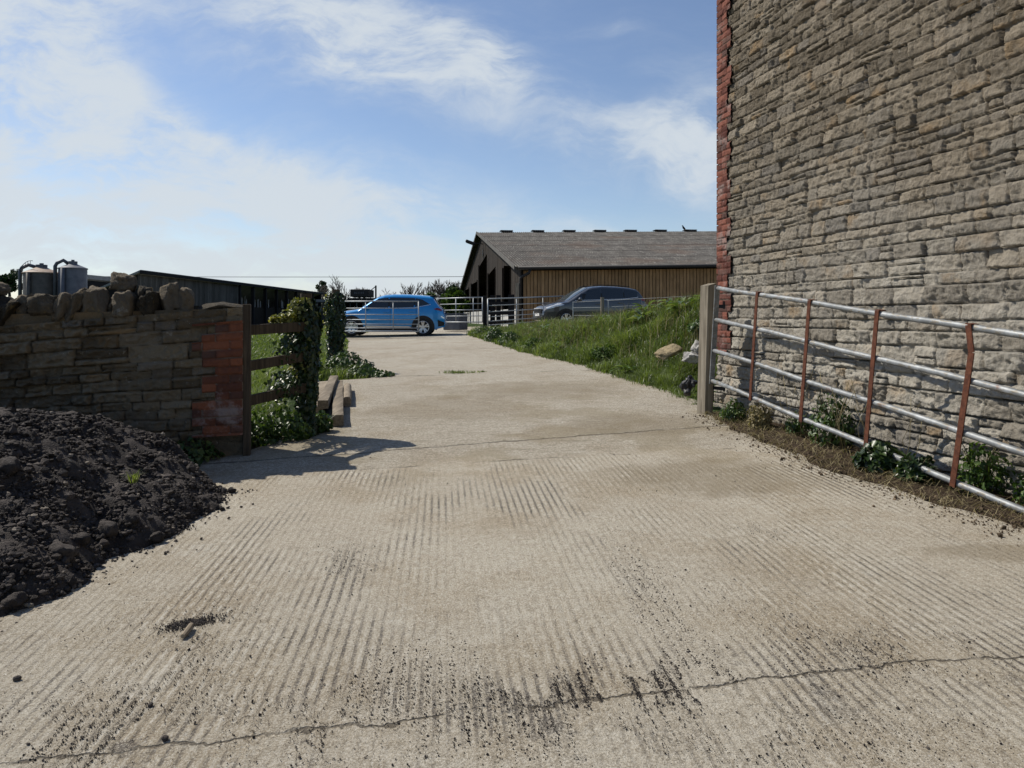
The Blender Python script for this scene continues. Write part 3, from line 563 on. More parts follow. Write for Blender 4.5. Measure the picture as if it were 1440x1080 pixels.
# ------------------------------------------------------------------ stone wall on the left
WP = np.array((-2.44, 6.46, 0.0)); WD = np.array((-1.0, -.30, 0)); WD /= np.linalg.norm(WD); WN = np.array((.30, -1.0, 0)); WN /= np.linalg.norm(WN)
def build_left_wall():
    root = thing("stone_wall", (WP[0], WP[1], .14), "dark rubble stone wall with upright coping stones and a brick end pier", "wall")
    L, H = 6.5, 1.36; us = np.arange(0, L, .01); vs = np.arange(0, H + .005, .01); U, V = np.meshgrid(us, vs)
    rng = np.random.default_rng(5); lay = layout(L, H, .075, .15, .12, .38, rng, .10)
    S, rn, mo = field(U, V, lay, .024, 33, .014, .045, .06, .026, .07)
    rg1 = 1 - 2 * np.abs(fbm(U * 12 + V * 3, V * 18, 3, 151, .6)); S = S + (rg1 - .75) * .030 * (1 - mo)
    point = sstep((1.25 - U) / .35) ; S = S * (1 - .45 * point) + .03 * point; mo = mo * (1 - .2 * point)
    gapd = (1 - point); S = S - mo * .075 * gapd
    S = S - .06 * sstep((.24 - V) / .1) * sstep((.62 - U) / .1)
    rows = np.arange(0, H + .2, .076); nc = []
    for k in range(len(rows) - 1):
        x = np.arange(0, L + .5, .225) - (.1125 if k % 2 else 0); nc.append((x, rng.random(len(x)), np.zeros(len(x), bool), np.full(len(x), .5), rng.random(len(x)), rng.normal(0, .3, (len(x), 2))))
    Bk, rb, mb = field(U, V, (rows, nc), .006, 19, .012, .022, .014, .014)
    kk = np.clip(np.searchsorted(rows, V) - 1, 0, len(nc) - 1); tooth = np.random.default_rng(4).integers(0, 3, 40)[kk]; qw = np.array((.225, .34, .42))[tooth]
    brick = (U < qw) & (V > .20) & (V < 1.24); Bk = Bk + .05
    z0 = float(G0(WP[0], WP[1])) - .0
    O = np.array((WP[0], WP[1], z0))
    shr = 1 - .065 * np.minimum(U, 2.2)
    P = wall_grid(O, WD, WN, U, V * shr, S).reshape(-1, 3); v_, f_, a_ = compact(P, grid_faces(U.shape, ~brick, False), {"rnd": rn.ravel(), "mor": mo.ravel()}); w = mesh_np("wall_face", v_, f_, MAT['stone_left'], root, True, a_)
    P = wall_grid(O, WD, WN, U, V * shr, Bk).reshape(-1, 3); v_, f_, a_ = compact(P, grid_faces(U.shape, brick, False), {"rnd": rb.ravel(), "mor": mb.ravel()}); mesh_np("brick_pier", v_, f_, MAT['brick_left'], root, True, a_)
    core = MB(); a = O - WN * .005 + WD * .01; M = [a, a + WD * L, a + WD * L - WN * .46, a - WN * .46]
    core.add([(*p[:2], z0 - .3) for p in M] + [(*M[0][:2], z0 + H - .012), (*M[1][:2], z0 + H * .857 - .012), (*M[2][:2], z0 + H * .857 - .012), (*M[3][:2], z0 + H - .012)], [(0, 1, 2, 3), (4, 7, 6, 5), (0, 4, 5, 1), (1, 5, 6, 2), (2, 6, 7, 3), (3, 7, 4, 0)], .4)
    core.build("wall_core", MAT['stone_left'], root)
    # mortar cap on the pier
    rock("mortar_cap", O + WD * .19 - WN * .2 + np.array((0, 0, H - .0)), (.46, .52, .10), 71, MAT['coping'], root, (0, 0, math.atan2(WD[1], WD[0])), 3, .75, .12)
    # coping stones on edge
    u = .44; k = 0; rg = np.random.default_rng(12)
    wid = [.14, .15, .12, .09, .15, .12, .17, .11, .12, .18, .15, .11, .13, .16, .15]
    hei = [.24, .28, .22, .29, .24, .22, .29, .32, .26, .24, .27, .25, .29, .26, .27]
    tlt = [.10, -.15, .05, .02, -.12, .04, .10, .38, .50, .06, -.05, .55, .10, .04, -.1]
    while u < 6.3:
        w_, h_, t_ = (wid[k], hei[k], tlt[k]) if k < len(wid) else (rg.uniform(.10, .18), rg.uniform(.22, .30), rg.normal(0, .25))
        c = O + WD * (u + w_ / 2) - WN * (.2 + rg.normal(0, .045)) + np.array((0, 0, H * (1 - .065 * min(u, 2.2)) + h_ * .40))
        az = math.atan2(WD[1], WD[0]) + math.pi + rg.normal(0, .12)
        rock("coping_stone", c, (w_ * 1.08, .40, h_ * .95), 100 + k, MAT['coping'], root, (rg.normal(0, .12), t_ * 1.1, az), 4, .95, .17, True, (.88, 1.25))
        u += w_ * (.90 + .10 * abs(t_)) ; k += 1
    for (uu, s_, dz, sd) in ((1.02, (.2, .3, .15), .30, 5), (2.06, (.22, .3, .12), .33, 8)):
        rock("coping_stone", O + WD * uu - WN * .2 + np.array((0, 0, H * (1 - .065 * uu) + dz)), s_, 300 + sd, MAT['coping'], root, (.1, .2, .4), 4, .9, .25, True, (.9, 1.25))
    return root
build_left_wall()

# ------------------------------------------------------------------ leaves, grass, plants
def leaves(pos, nrm, size, rng, rnd=None, fold=.25, lobed=True, aspect=1.0):
    """leaf meshes: pos (N,3), nrm (N,3) outward; returns V,F(quads),rnd"""
    N = len(pos); nrm = nrm / np.maximum(np.linalg.norm(nrm, axis=1, keepdims=True), 1e-6)
    up = np.tile(np.array((0, 0, -1.0)), (N, 1)) + rng.normal(0, .55, (N, 3)); t = up - nrm * (up * nrm).sum(1, keepdims=True); t /= np.maximum(np.linalg.norm(t, axis=1, keepdims=True), 1e-6); b = np.cross(nrm, t)
    s = np.asarray(size).reshape(-1, 1) * np.ones((N, 1))
    sh = [(0, -.45, 0), (.5, -.30, fold), (.36, .12, fold * .7), (0, .62, -.05), (-.36, .12, fold * .7), (-.5, -.30, fold), (0, .05, -.04)] if lobed else [(0, -.5, 0), (.3, -.2, fold), (.28, .2, fold), (0, .6, -.2), (-.28, .2, fold), (-.3, -.2, fold), (0, .0, 0)]
    V = np.stack([pos + b * (x * s * aspect) + t * (y * s) + nrm * (z * s) for x, y, z in sh], 1).reshape(-1, 3)
    base = (np.arange(N) * 7)[:, None]; F = np.concatenate([base + np.array(q) for q in ((0, 1, 2, 6), (6, 2, 3, 3), (0, 6, 4, 5))])
    Fq = np.concatenate([base + np.array(q) for q in ((0, 1, 2, 6), (0, 6, 4, 5))]); Ft = np.concatenate([base + np.array(q) for q in ((6, 2, 3), (6, 3, 4))])
    r = rng.random(N) if rnd is None else rnd
    return V, Fq, Ft, np.repeat(r, 7)
def blades(pos, h, w, lean, rng, rnd):
    N = len(pos); a = rng.uniform(0, 2 * np.pi, N); d = np.stack([np.cos(a), np.sin(a), 0 * a], 1); la = rng.uniform(0, 2 * np.pi, N); ld = np.stack([np.cos(la), np.sin(la), 0 * la], 1)
    h = h[:, None]; w = (w if np.ndim(w) else np.full(N, w))[:, None]; lean = lean[:, None]; up = np.array((0, 0, 1.0))
    m = pos + up * h * .55 + ld * lean * h * .25; t = pos + up * h * (1 - .35 * lean) + ld * lean * h
    V = np.stack([pos - d * w, pos + d * w, m + d * w * .75, m - d * w * .75, t], 1).reshape(-1, 3); b = (np.arange(N) * 5)[:, None]
    return V, b + np.array((0, 1, 2, 3)), b + np.array((3, 2, 4)), np.repeat(rnd, 5)
def cat(parts):
    off = 0; Vs = []; Qs = []; Ts = []; Rs = []
    for V, q, t, r in parts: Vs.append(V); Qs.append(q + off); Ts.append(t + off); Rs.append(r); off += len(V)
    return np.concatenate(Vs), np.concatenate(Qs), np.concatenate(Ts), np.concatenate(Rs)

def build_grass():
    rng = np.random.default_rng(31); parts = []
    # bank on the right
    def field_pts(N, ylo, yhi, xfun):
        Y = ylo * (yhi / ylo) ** rng.random(N); X = xfun(Y, rng.random(N)); return X, Y
    X, Y = field_pts(150000, 8.9, 27, lambda Y, u: XR(Y) + (u ** 1.15) * np.interp(Y, [9, 12, 20, 27], [1.6, 4.5, 6.5, 6]) - .05 + rng.normal(0, .08, len(Y)))
    keep = ~((Y < 9.9) & (X > 2.45 + (9.9 - Y) * .1)); X, Y = X[keep], Y[keep]
    clump = fbm(X * 1.6, Y * 1.6, 3, 50); d = X - XR(Y)
    clump2 = fbm(X * 4.2, Y * 3.2, 3, 53); h = (.05 + .24 * np.clip(clump * 1.3 + clump2 + .45, 0, 1.3) + .08 * np.clip(d / 2, 0, 1)) * rng.uniform(.5, 1.35, len(X)); clump = clump + clump2 * .7; h *= np.interp(Y, [9, 11], [.5, 1])
    pos = np.stack([X, Y, ground_z(X, Y) - .01], 1)
    rnd = np.clip(.42 + clump * .55 + rng.normal(0, .16, len(X)), 0, 1)
    parts.append(blades(pos, h, .0045 * np.maximum(1, Y / 9), rng.uniform(.25, 1.1, len(X)), rng, rnd))
    V, q, t, r = cat(parts); o = mesh_np("bank_grass", V, q, MAT['grass'], None, True, {"rnd": r}, F2=t); tag(o, "long green grass growing over the bank right of the drive", "grass", kind="stuff")
    # paddock on the left
    parts = []
    X, Y = field_pts(75000, 6.9, 34, lambda Y, u: XL(Y) - .02 - u ** 1.1 * np.interp(Y, [6.9, 14, 34], [1.5, 3.3, 9.5])); Y = np.minimum(Y, 33)
    wy = WP[1] + (X - WP[0]) * .3; keep = (Y > wy + .5) & ~((Y > 8.1) & (Y < 12.3) & (X > XL(Y) - .25)); X, Y = X[keep], Y[keep]
    clump = fbm(X * 1.5, Y * 1.5, 3, 60); h = (.13 + .22 * np.clip(clump + .45, 0, 1.2)) * rng.uniform(.5, 1.3, len(X)); edge = np.clip((XL(Y) - X) / .5, .25, 1); h *= edge
    pos = np.stack([X, Y, ground_z(X, Y) - .01], 1); rnd = np.clip(.55 + clump * .5 + rng.normal(0, .16, len(X)), 0, 1)
    parts.append(blades(pos, h, .0045 * np.maximum(1, Y / 8), rng.uniform(.25, 1.0, len(X)), rng, rnd))
    V, q, t, r = cat(parts); o = mesh_np("paddock_grass", V, q, MAT['grass'], None, True, {"rnd": r}, F2=t); tag(o, "bright green grass of the paddock behind the timber fence", "grass", kind="stuff")
    # dry straw and stalks on the bank crest
    N = 2600; Y = rng.uniform(10.5, 24, N); X = XR(Y) + .2 + 3.6 * rng.random(N) ** .8; pos = np.stack([X, Y, ground_z(X, Y)], 1)
    V, q, t, r = blades(pos, rng.uniform(.25, .6, N), .005 * np.ones(N), rng.uniform(.1, .5, N), rng, rng.random(N)); o = mesh_np("dry_stalks", V, q, MAT['grass_dry'], None, True, {"rnd": r}, F2=t); tag(o, "thin dry stalks standing along the crest of the bank", "dry grass", kind="stuff")
    # dry litter on the verge below the right-hand wall
    N = 2600; Y = rng.uniform(2.2, 8.2, N); X = XR(Y) + rng.uniform(-.08, .5, N) ; pos = np.stack([X, Y, ground_z(X, Y) + .012], 1)
    V, q, t, r = blades(pos, rng.uniform(.02, .09, N), .002 * np.ones(N), rng.uniform(1.5, 3.5, N), rng, rng.random(N)); o = mesh_np("verge_litter", V, q, MAT['grass_dry'], None, True, {"rnd": r}, F2=t); tag(o, "dry straw litter on the soil strip under the propped gate", "litter", kind="stuff")
build_grass()

def weed_clump(name, c, rad, h, n, size, mat, seed, label, cat_, group=None, lobed=True, stems=6, blade_n=0):
    rng = np.random.default_rng(seed); root = thing(name, c, label, cat_, group)
    th = rng.uniform(0, 2 * np.pi, n); rr = rad * np.sqrt(rng.random(n)); zz = h * (rng.random(n) ** .8) * (1 - .6 * (rr / rad) ** 2)
    lum = fbm(np.cos(th) * 2 + seed, zz * 9, 2, seed % 40); rr = rr * (1 + lum * .5)
    pos = np.stack([c[0] + rr * np.cos(th), c[1] + rr * np.sin(th), c[2] + zz + .01], 1)
    nr = np.stack([np.cos(th) * .7, np.sin(th) * .7, np.full(n, .8)], 1) + rng.normal(0, .4, (n, 3))
    V, q, t, r = leaves(pos, nr, size * rng.uniform(.6, 1.3, n), rng, None, .2, lobed); parts = [(V, q, t, r)]
    if blade_n:
        th = rng.uniform(0, 2 * np.pi, blade_n); rr = rad * .8 * np.sqrt(rng.random(blade_n)); p2 = np.stack([c[0] + rr * np.cos(th), c[1] + rr * np.sin(th), np.full(blade_n, c[2])], 1)
        parts.append(blades(p2, h * rng.uniform(.5, 1.3, blade_n), np.full(blade_n, .004), rng.uniform(.2, .9, blade_n), rng, rng.random(blade_n)))
    V, q, t, r = cat(parts); mesh_np("foliage", V, q, mat, root, True, {"rnd": r}, F2=t)
    if stems:
        s = MB()
        for i in range(stems):
            a = rng.uniform(0, 2 * np.pi); e = np.array((math.cos(a) * rad * .7, math.sin(a) * rad * .7, h * rng.uniform(.6, 1.0))); s.tube([c, np.array(c) + e * np.array((.4, .4, .6)), np.array(c) + e], [.006, .005, .003], 5)
        s.build("stem", MAT['stem'], root, True)
    return root

# ------------------------------------------------------------------ right-hand gate, gate post
def gate_right():
    rv = np.array((.226, -1.0, -.121)); rv /= np.linalg.norm(rv); hz = np.array((rv[0], rv[1], 0)); hz /= np.linalg.norm(hz)
    dn = np.cross(rv, np.cross(np.array((0, 0, -1.0)), rv)); dn /= np.linalg.norm(dn)
    T0 = np.array((.2895 * 8, 8.0, 1.4 + .0400 * 8)); root = thing("field_gate", (T0[0], T0[1], .3), "long galvanised field gate with rusty braces propped along the stone building", "gate")
    Lg = 4.25; Hg = 1.062; n = np.cross(rv, dn)
    outw = n if n[0] < 0 else -n
    for k in range(4):
        a = T0 + dn * (Hg * k / 3); b = a + rv * Lg; o = MB(); pts = [a + (b - a) * t for t in np.linspace(0, 1, 9)]
        pts = [p + dn * .006 * math.sin(i * 1.7 + k) for i, p in enumerate(pts)]
        o.tube(pts, .0235, 14); o.build("rail", MAT['galv_old'], root, True)
    for k in range(1, 6):
        s = k * .845; b = MB(); top = T0 + rv * s - dn * .02 + outw * .030; bot = T0 + rv * (s - .0) + dn * (Hg + .028) + outw * .030
        if k == 4:
            mid = top + (bot - top) * .16 + rv * .045; b.bar(top, mid, .008, .045, up=tuple(rv)); b.bar(mid, bot, .008, .045, up=tuple(rv))
        else: b.bar(top, bot, .008, .043, up=tuple(rv))
        lug = T0 + rv * s - dn * .026; b.bar(lug + outw * .034, lug - outw * .03, .044, .008, up=tuple(dn))
        b.build("brace", MAT['rust'], root)
    s = MB(); s.bar(T0 - dn * .03 - rv * .012, T0 + dn * (Hg + .035) - rv * .012, .012, .06, up=tuple(outw)); s.build("stile", MAT['galv_old'], root)
    e = MB(); E0 = T0 + rv * Lg; e.bar(E0 - dn * .03, E0 + dn * (Hg + .03), .012, .06, up=tuple(outw)); e.build("stile", MAT['galv_old'], root)
gate_right()
def post_right():
    b = at(991, 579, 8.25); t = at(996, 400, 8.25); root = thing("gate_post", b, "weathered square timber gate post standing at the brick corner", "post")
    m = MB(); a = math.radians(29); M = Matrix.Rotation(a, 3, 'Z')
    zs = np.linspace(-.25, t[2] - b[2], 9); V = []; F = []; rg = np.random.default_rng(3)
    for i, z in enumerate(zs):
        f = z / (t[2] - b[2]); cx = (t[0] - b[0]) * f; w = .064 + rg.normal(0, .0012); d = .064
        for (sx, sy) in ((-1, -1), (-.86, -1.05), (.86, -1.05), (1, -1), (1.04, .9), (.9, 1), (-.9, 1), (-1.04, .9)):
            p = M @ Vector((sx * w, sy * d, 0)); V.append((b[0] + cx + p.x, b[1] + p.y, b[2] + z + (.015 * (sx) if i == len(zs) - 1 else 0)))
    for i in range(len(zs) - 1):
        for k in range(8): F.append((i * 8 + k, i * 8 + (k + 1) % 8, (i + 1) * 8 + (k + 1) % 8, (i + 1) * 8 + k))
    F.append(tuple(range((len(zs) - 1) * 8, len(zs) * 8))); m.add(V, F, .6); m.build("timber", MAT['post'], root)
    for zz in (.28, 1.22):
        h = MB(); c = b + np.array((.085, -.02, zz)); h.bar(c, c + np.array((.11, -.12, 0)), .012, .04); h.tube([c + np.array((.10, -.11, -.03)), c + np.array((.10, -.11, .06))], .012, 8); h.build("hinge", MAT['black_iron'], root)
    q = MB(); c = b + np.array((.10, .07, .12)); q.bar(c, c + np.array((0, .01, 1.18)), .05, .02, up=(0, 1, 0)); q.build("hanging_iron", MAT['black_iron'], root)
post_right()
# dark crumpled plastic by the post
_sc = thing("plastic_scrap", at(970, 552, 8.7), "crumpled black plastic scrap lying at the foot of the gate post", "scrap")
rock("crumpled_sheet", at(968, 541, 8.7), (.15, .16, .17), 41, MAT['black_plastic'], _sc, (.3, .5, .2), 4, .3, .5); rock("torn_end", at(966, 552, 8.55), (.10, .1, .09), 43, MAT['black_plastic'], _sc, (.3, .2, .9), 3, .3, .45)

# ------------------------------------------------------------------ left timber fence and ivy posts
def fence_left():
    A = np.array((-2.39, 6.50)); B = np.array((-2.13, 7.36)); root = thing("timber_fence", (A[0], A[1], .14), "short three rail timber fence between the brick pier and the ivy post", "fence")
    z0 = float(G0(A[0], A[1])); p = MB(); p.box((A[0] - .025, A[1] - .02, z0 + .69), (.065, .13, 1.39), Matrix.Rotation(.28, 3, 'Z'), .5, .006); p.build("post", MAT['rail_wood'], root)
    for za, zb in ((1.275, 1.30), (.945, 1.00), (.625, .68)):
        r = MB(); r.bar((A[0] - .03, A[1] + .05, za), (B[0] + .05, B[1] - .02, zb), .042, .095, r=random.random(), bev=.004); r.build("rail", MAT['rail_wood'], root)
fence_left()
def ivy_post(base, h, rad, seed, label, lab_ivy, n, top_pale, spill=None, dome=.0):
    x, y, z = base; root = thing("fence_post", base, label, "post", "ivy clad posts left of the drive")
    m = MB(); rg = np.random.default_rng(seed)
    m.tube([(x, y, z - .2), (x + .01, y, z + h * .5), (x + .02, y, z + h + .06)], [rad * .62, rad * .6, rad * .55], 10); m.build("timber", MAT['rail_wood'], root, True, angle=40)
    iv = thing("ivy_plant", base, lab_ivy, "ivy")
    zz = rg.random(n) ** .95 * h; th = rg.uniform(0, 2 * np.pi, n)
    lump = 1 + .50 * fbm(th * 1.3 + seed, zz * 3.2, 3, seed) + .14 * np.sin(zz * 5 + seed); R_ = rad * lump * np.interp(zz / h, [0, .1, .5, .78, .93, 1], [1.1, .95, 1.0, 1.15, 1.0, .55]); R_ = R_ * rg.uniform(.78, 1.12, n)
    pos = np.stack([x + .015 + R_ * np.cos(th), y + R_ * np.sin(th), z + zz], 1); nr = np.stack([np.cos(th), np.sin(th), np.full(n, .35)], 1) + rg.normal(0, .35, (n, 3))
    V, q, t, r = leaves(pos, nr, rg.uniform(.030, .062, n), rg); mesh_np("foliage", V, q, MAT['ivy'], iv, True, {"rnd": r * .85}, F2=t)
    k = top_pale
    if k:
        z2 = h * (.42 + .58 * rg.random(k) ** .6); th = rg.normal(math.pi * 1.0, 1.0, k); R2 = rad * 1.15 * rg.uniform(.9, 1.3, k) * np.interp(z2 / h, [.42, .95, 1], [1.05, 1.0, .6]); pos = np.stack([x + R2 * np.cos(th), y + R2 * np.sin(th), z + z2], 1); nr = np.stack([np.cos(th), np.sin(th), np.full(k, .7)], 1) + rg.normal(0, .35, (k, 3))
        ps = [leaves(pos, nr, rg.uniform(.03, .055, k), rg)]
        if spill is not None:
            s = rg.random(spill[2]) ; a, b = np.array(spill[0]), np.array(spill[1]); pos = a + (b - a) * s[:, None] + rg.normal(0, 1, (len(s), 3)) * np.array((.02, .05, .030)) * (1.4 - s)[:, None]; pos[:, 2] += .03; ps.append(leaves(pos, rg.normal(0, .5, (len(s), 3)) + np.array((-.3, -.3, .8)), rg.uniform(.025, .05, len(s)), rg))
        V, q, t, r = cat(ps); mesh_np("young_growth", V, q, MAT['ivy_pale'], iv, True, {"rnd": r}, F2=t)
    st = MB()
    for i in range(7):
        a = rg.uniform(0, 6.28); st.tube([(x + rad * .66 * math.cos(a + j * .25), y + rad * .66 * math.sin(a + j * .25), z + h * j / 6) for j in range(7)], .008, 5)
    st.build("stem", MAT['bark'], iv, True)
    return root
B1 = np.array((-2.15, 7.36, float(G0(-2.15, 7.36)))); B2 = np.array((-3.46, 13.9, float(G0(-3.46, 13.9))))
ivy_post(B1, 1.42, .108, 3, "near fence post wrapped in dark ivy, pale leaves spilling onto the rail", "thick ivy with yellowish young leaves climbing the post by the timber rails", 2900, 760, ((-2.2, 7.25, 1.36), (-2.33, 6.85, 1.33), 260))
ivy_post(B2, 1.56, .145, 8, "far fence post hidden in dark ivy in front of the blue car", "dark ivy column on the post in front of the blue car", 2100, 60)
# stray ivy round the rails at the near post
def ivy_tuft(c, r, n, seed, lab):
    rg = np.random.default_rng(seed); p = rg.normal(0, 1, (n, 3)) * np.array(r) + np.array(c); o = thing("ivy_plant", (c[0], c[1], c[2] - r[2]), lab, "ivy"); V, q, t, rr = leaves(p, rg.normal(0, .5, (n, 3)) + np.array((-.3, -.5, .5)), rg.uniform(.03, .055, n), rg); mesh_np("foliage", V, q, MAT['ivy'], o, True, {"rnd": np.clip(rr + .1, 0, 1)}, F2=t)
ivy_tuft((-2.25, 7.08, .70), (.06, .13, .08), 330, 5, "ivy tuft wound round the bottom rail of the timber fence"); ivy_tuft((-2.24, 7.14, 1.10), (.05, .11, .09), 280, 6, "ivy tuft above the middle rail of the timber fence")
def gz(x, y): return float(ground_z(np.array([x]), np.array([y]))[0])
WEEDS_L = [((-2.30, 7.20), .23, .32, 560, .045, "dark low weeds beneath the bottom timber rail"), ((-2.50, 6.98), .20, .34, 480, .045, "dark weeds at the foot of the timber fence beside the pier"), ((-2.03, 7.55), .11, .22, 260, .05, "bushy weed between the ivy post and the square logs"),
           ((-2.12, 7.16), .09, .10, 90, .05, "small bright weed in front of the near ivy post"), ((-2.86, 6.30), .30, .20, 420, .045, "dark weeds in the hollow below the brick pier"), ((-3.25, 6.12), .24, .24, 300, .045, "dark weeds under the stone wall beside the planings heap")]
for i, (c, r, h, n_, s_, lb) in enumerate(WEEDS_L): weed_clump("weed_plant", (c[0], c[1], gz(*c)), r, h, n_, s_, MAT['weed'] if i != 3 else MAT['bush'], 400 + i, lb, "weed", None, i % 2 == 0, 5, 30)
for i, (c, r, h, n_, lb) in enumerate([((-3.15, 13.4), .42, .42, 900, "leafy weeds massed at the foot of the far ivy post"), ((-2.75, 13.0), .30, .22, 420, "trailing green weeds creeping from the far ivy post onto the drive"), ((-2.35, 12.9), .22, .10, 200, "low tip of green growth reaching furthest onto the drive"), ((-3.7, 12.9), .35, .45, 600, "leafy weeds behind the pile of logs")]):
    weed_clump("weed_plant", (c[0], c[1], gz(*c)), r, h, n_, .06, MAT['weed'], 440 + i, lb, "weed", None, True, 6, 60)
# grass tuft growing in the joint of the drive
def tuft(x, y, w, h, n, seed, label, mat='grass'):
    rg = np.random.default_rng(seed); p = np.stack([x + rg.normal(0, w, n), y + rg.normal(0, w * .3, n), np.full(n, float(G0(x, y)) + .012)], 1); V, q, t, r = blades(p, h * rg.uniform(.5, 1.2, n), np.full(n, .006), rg.uniform(.3, 1.0, n), rg, rg.random(n)); o = mesh_np("grass_tuft", V, q, MAT[mat], None, True, {"rnd": r}, F2=t); tag(o, label, "grass tuft")
tuft(-1.0, 13.2, .15, .07, 160, 51, "grass tuft growing from the joint in mid drive"); tuft(-.55, 13.3, .05, .04, 40, 52, "tiny grass sprig beside the tuft in the drive joint")
# weeds along the right-hand wall
WR = [((2.42, 7.75), .13, .24, 260, .04, 'weed', "tufty weeds round the foot of the gate post"), ((2.53, 7.28), .12, .26, 220, .035, 'dry', "tan grassy tuft beneath the bottom gate rail"), ((2.78, 6.9), .12, .22, 200, .035, 'weed', "thin weed at the wall under the first rusty brace"),
      ((2.86, 6.35), .18, .50, 420, .04, 'weed', "tall sprawling weed against the wall behind the second brace"), ((2.84, 5.50), .17, .20, 620, .05, 'ivy', "dark glossy ground ivy clump at the edge of the drive"), ((2.96, 5.22), .14, .18, 330, .05, 'ivy', "dark green ivy clump behind the third rusty brace"),
      ((3.20, 4.85), .16, .34, 380, .035, 'bush', "bright green weed against the wall by the fourth brace"), ((3.32, 4.5), .13, .26, 240, .035, 'weed', "green weed behind the bent rusty brace")]
for i, (c, r, h, n_, s_, mt, lb) in enumerate(WR): weed_clump("weed_plant", (c[0], c[1], gz(*c)), r, h, n_, s_, MAT['grass_dry' if mt == 'dry' else mt], 500 + i, lb, "weed", None, mt == 'ivy', 8, 140 if mt == 'dry' else 40)
def wall_tuft():
    c = np.array((3.52, 5.0, 1.25)); rg = np.random.default_rng(9); n = 150; p = c + rg.normal(0, 1, (n, 3)) * np.array((.02, .03, .05)); V, q, t, r = blades(p, -rg.uniform(.08, .26, n), np.full(n, .003), rg.uniform(.1, .5, n), rg, rg.random(n) * .5); o = mesh_np("grass_tuft", V, q, MAT['grass_dry'], None, True, {"rnd": r}, F2=t); tag(o, "dry grass tuft hanging from a joint of the stone building", "grass tuft")
wall_tuft()
def dry_stalks_wall():
    rg = np.random.default_rng(19); N = 26; Y = rg.uniform(5.2, 7.2, N); X = XR(Y) + .42; o = MB()
    for x, y in zip(X, Y):
        z = gz(x, y); o.tube([(x, y, z), (x + rg.normal(0, .03), y + rg.normal(0, .05), z + .25), (x + rg.normal(0, .08), y + rg.normal(0, .14), z + rg.uniform(.4, .7))], .0025, 4)
    tag(o.build("dead_stems", MAT['grass_dry'], None, True), "thin dead plant stems along the foot of the stone building", "dry stems", kind="stuff")
dry_stalks_wall()

# ------------------------------------------------------------------ broad leaved plants, stones on the bank
def dock(x, y, h, n, seed, label, size=.16):
    rg = np.random.default_rng(seed); z = gz(x, y); h *= 1.35; size *= 1.2; root = thing("dock_plant", (x, y, z), label, "plant", "broad leaved plants on the bank"); V = []; F = []; r = []
    for i in range(n):
        a = rg.uniform(0, 2 * np.pi); l = size * rg.uniform(.8, 1.6); out = np.array((math.cos(a), math.sin(a), 0)); sd = np.array((-math.sin(a), math.cos(a), 0)); b = len(V); el = rg.uniform(.2, 1.1); st = np.array((x, y, z)) + out * rg.uniform(.0, h * .5) + np.array((0, 0, h * rg.uniform(.15, .75)))
        for j in range(6):
            s = j / 5; c = st + out * l * s * math.cos(el * (1 - s * .9)) + np.array((0, 0, l * (s * math.sin(el) - .5 * s * s))); w = l * .19 * math.sin(math.pi * min(.97, s * .9 + .06)); wv = .02 * l * math.sin(j * 2.1)
            V += [c - sd * w + np.array((0, 0, w * .5 + wv)), c, c + sd * w + np.array((0, 0, w * .5 - wv))]
        rr = rg.random(); r += [rr] * 18
        for j in range(5):
            for k in (0, 1): F.append((b + j * 3 + k, b + j * 3 + k + 1, b + j * 3 + k + 4, b + j * 3 + k + 3))
    mesh_np("foliage", np.array(V), np.array(F), MAT['dock'], root, True, {"rnd": np.array(r)})
    s = MB()
    for i in range(4): a = rg.uniform(0, 6.28); s.tube([(x, y, z - .02), (x + .1 * math.cos(a), y + .1 * math.sin(a), z + h * .7)], [.01, .005], 5)
    s.build("stem", MAT['stem'], root, True)
DOCKS = [((4.05, 14.2), .30, 34, "pale dock plant at the top of the bank by the fence post"), ((3.5, 15.4), .30, 34, "dock plant with curled leaves on the bank crest below the grey car"), ((3.0, 15.9), .26, 30, "broad leaved plant midway along the bank crest"), ((2.75, 15.0), .22, 26, "dock plant on the bank slope below the thin stake"), ((3.35, 13.9), .28, 30, "dock plant on the steep upper bank"),
         ((.95, 21.0), .24, 30, "pale leaved dock plant low on the bank in front of the grey car"), ((.62, 21.6), .20, 22, "small dock plant at the bank end before the far gate"), ((1.0, 17.0), .16, 20, "dock plant at the drive edge low on the bank"), ((3.85, 12.6), .24, 26, "dock plant beside the stone slab on the bank"), ((1.95, 12.3), .12, 20, "flat broad leaved plant spreading at the drive edge"), ((4.3, 13.3), .28, 30, "dock plant highest on the bank beside the gate post"), ((2.35, 17.2), .25, 26, "dock plant under the wire fence stake")]
for i, (c, h, n_, lb) in enumerate(DOCKS): dock(c[0], c[1], h, n_, 600 + i, lb, .17 if i < 5 else .14)
for i, (c, r, h, n_, lb, mt) in enumerate([((-.55, 22.6), .35, .45, 700, "dark bushy weed where the bank meets the drive", 'weed'), ((-.05, 20.6), .35, .38, 600, "dark leafy weed at the lower end of the bank", 'weed'), ((.55, 18.0), .30, .30, 500, "pale leaved weed clump at the drive edge of the bank", 'bush'), ((1.9, 14.0), .35, .28, 600, "soft grey green weed mound on the bank edge", 'bush'), ((3.3, 11.9), .35, .30, 700, "dark weed mound below the stone slab", 'weed'), ((-1.05, 25.3), .40, .40, 520, "dark weed clump by the dark gate post", 'weed')]):
    weed_clump("weed_plant", (c[0], c[1], gz(*c)), r, h, n_, .06, MAT[mt], 640 + i, lb, "weed", None, i % 2 == 0, 5, 120)
_s = rock("stone_slab", at(940, 494, 11.6), (.40, .28, .085), 61, MAT['sandstone'], None, (.25, -.38, .3), 4, .95, .12, True, (.95, 1.3)); tag(_s, "flat buff stone slab leaning in the grass of the bank", "stone")
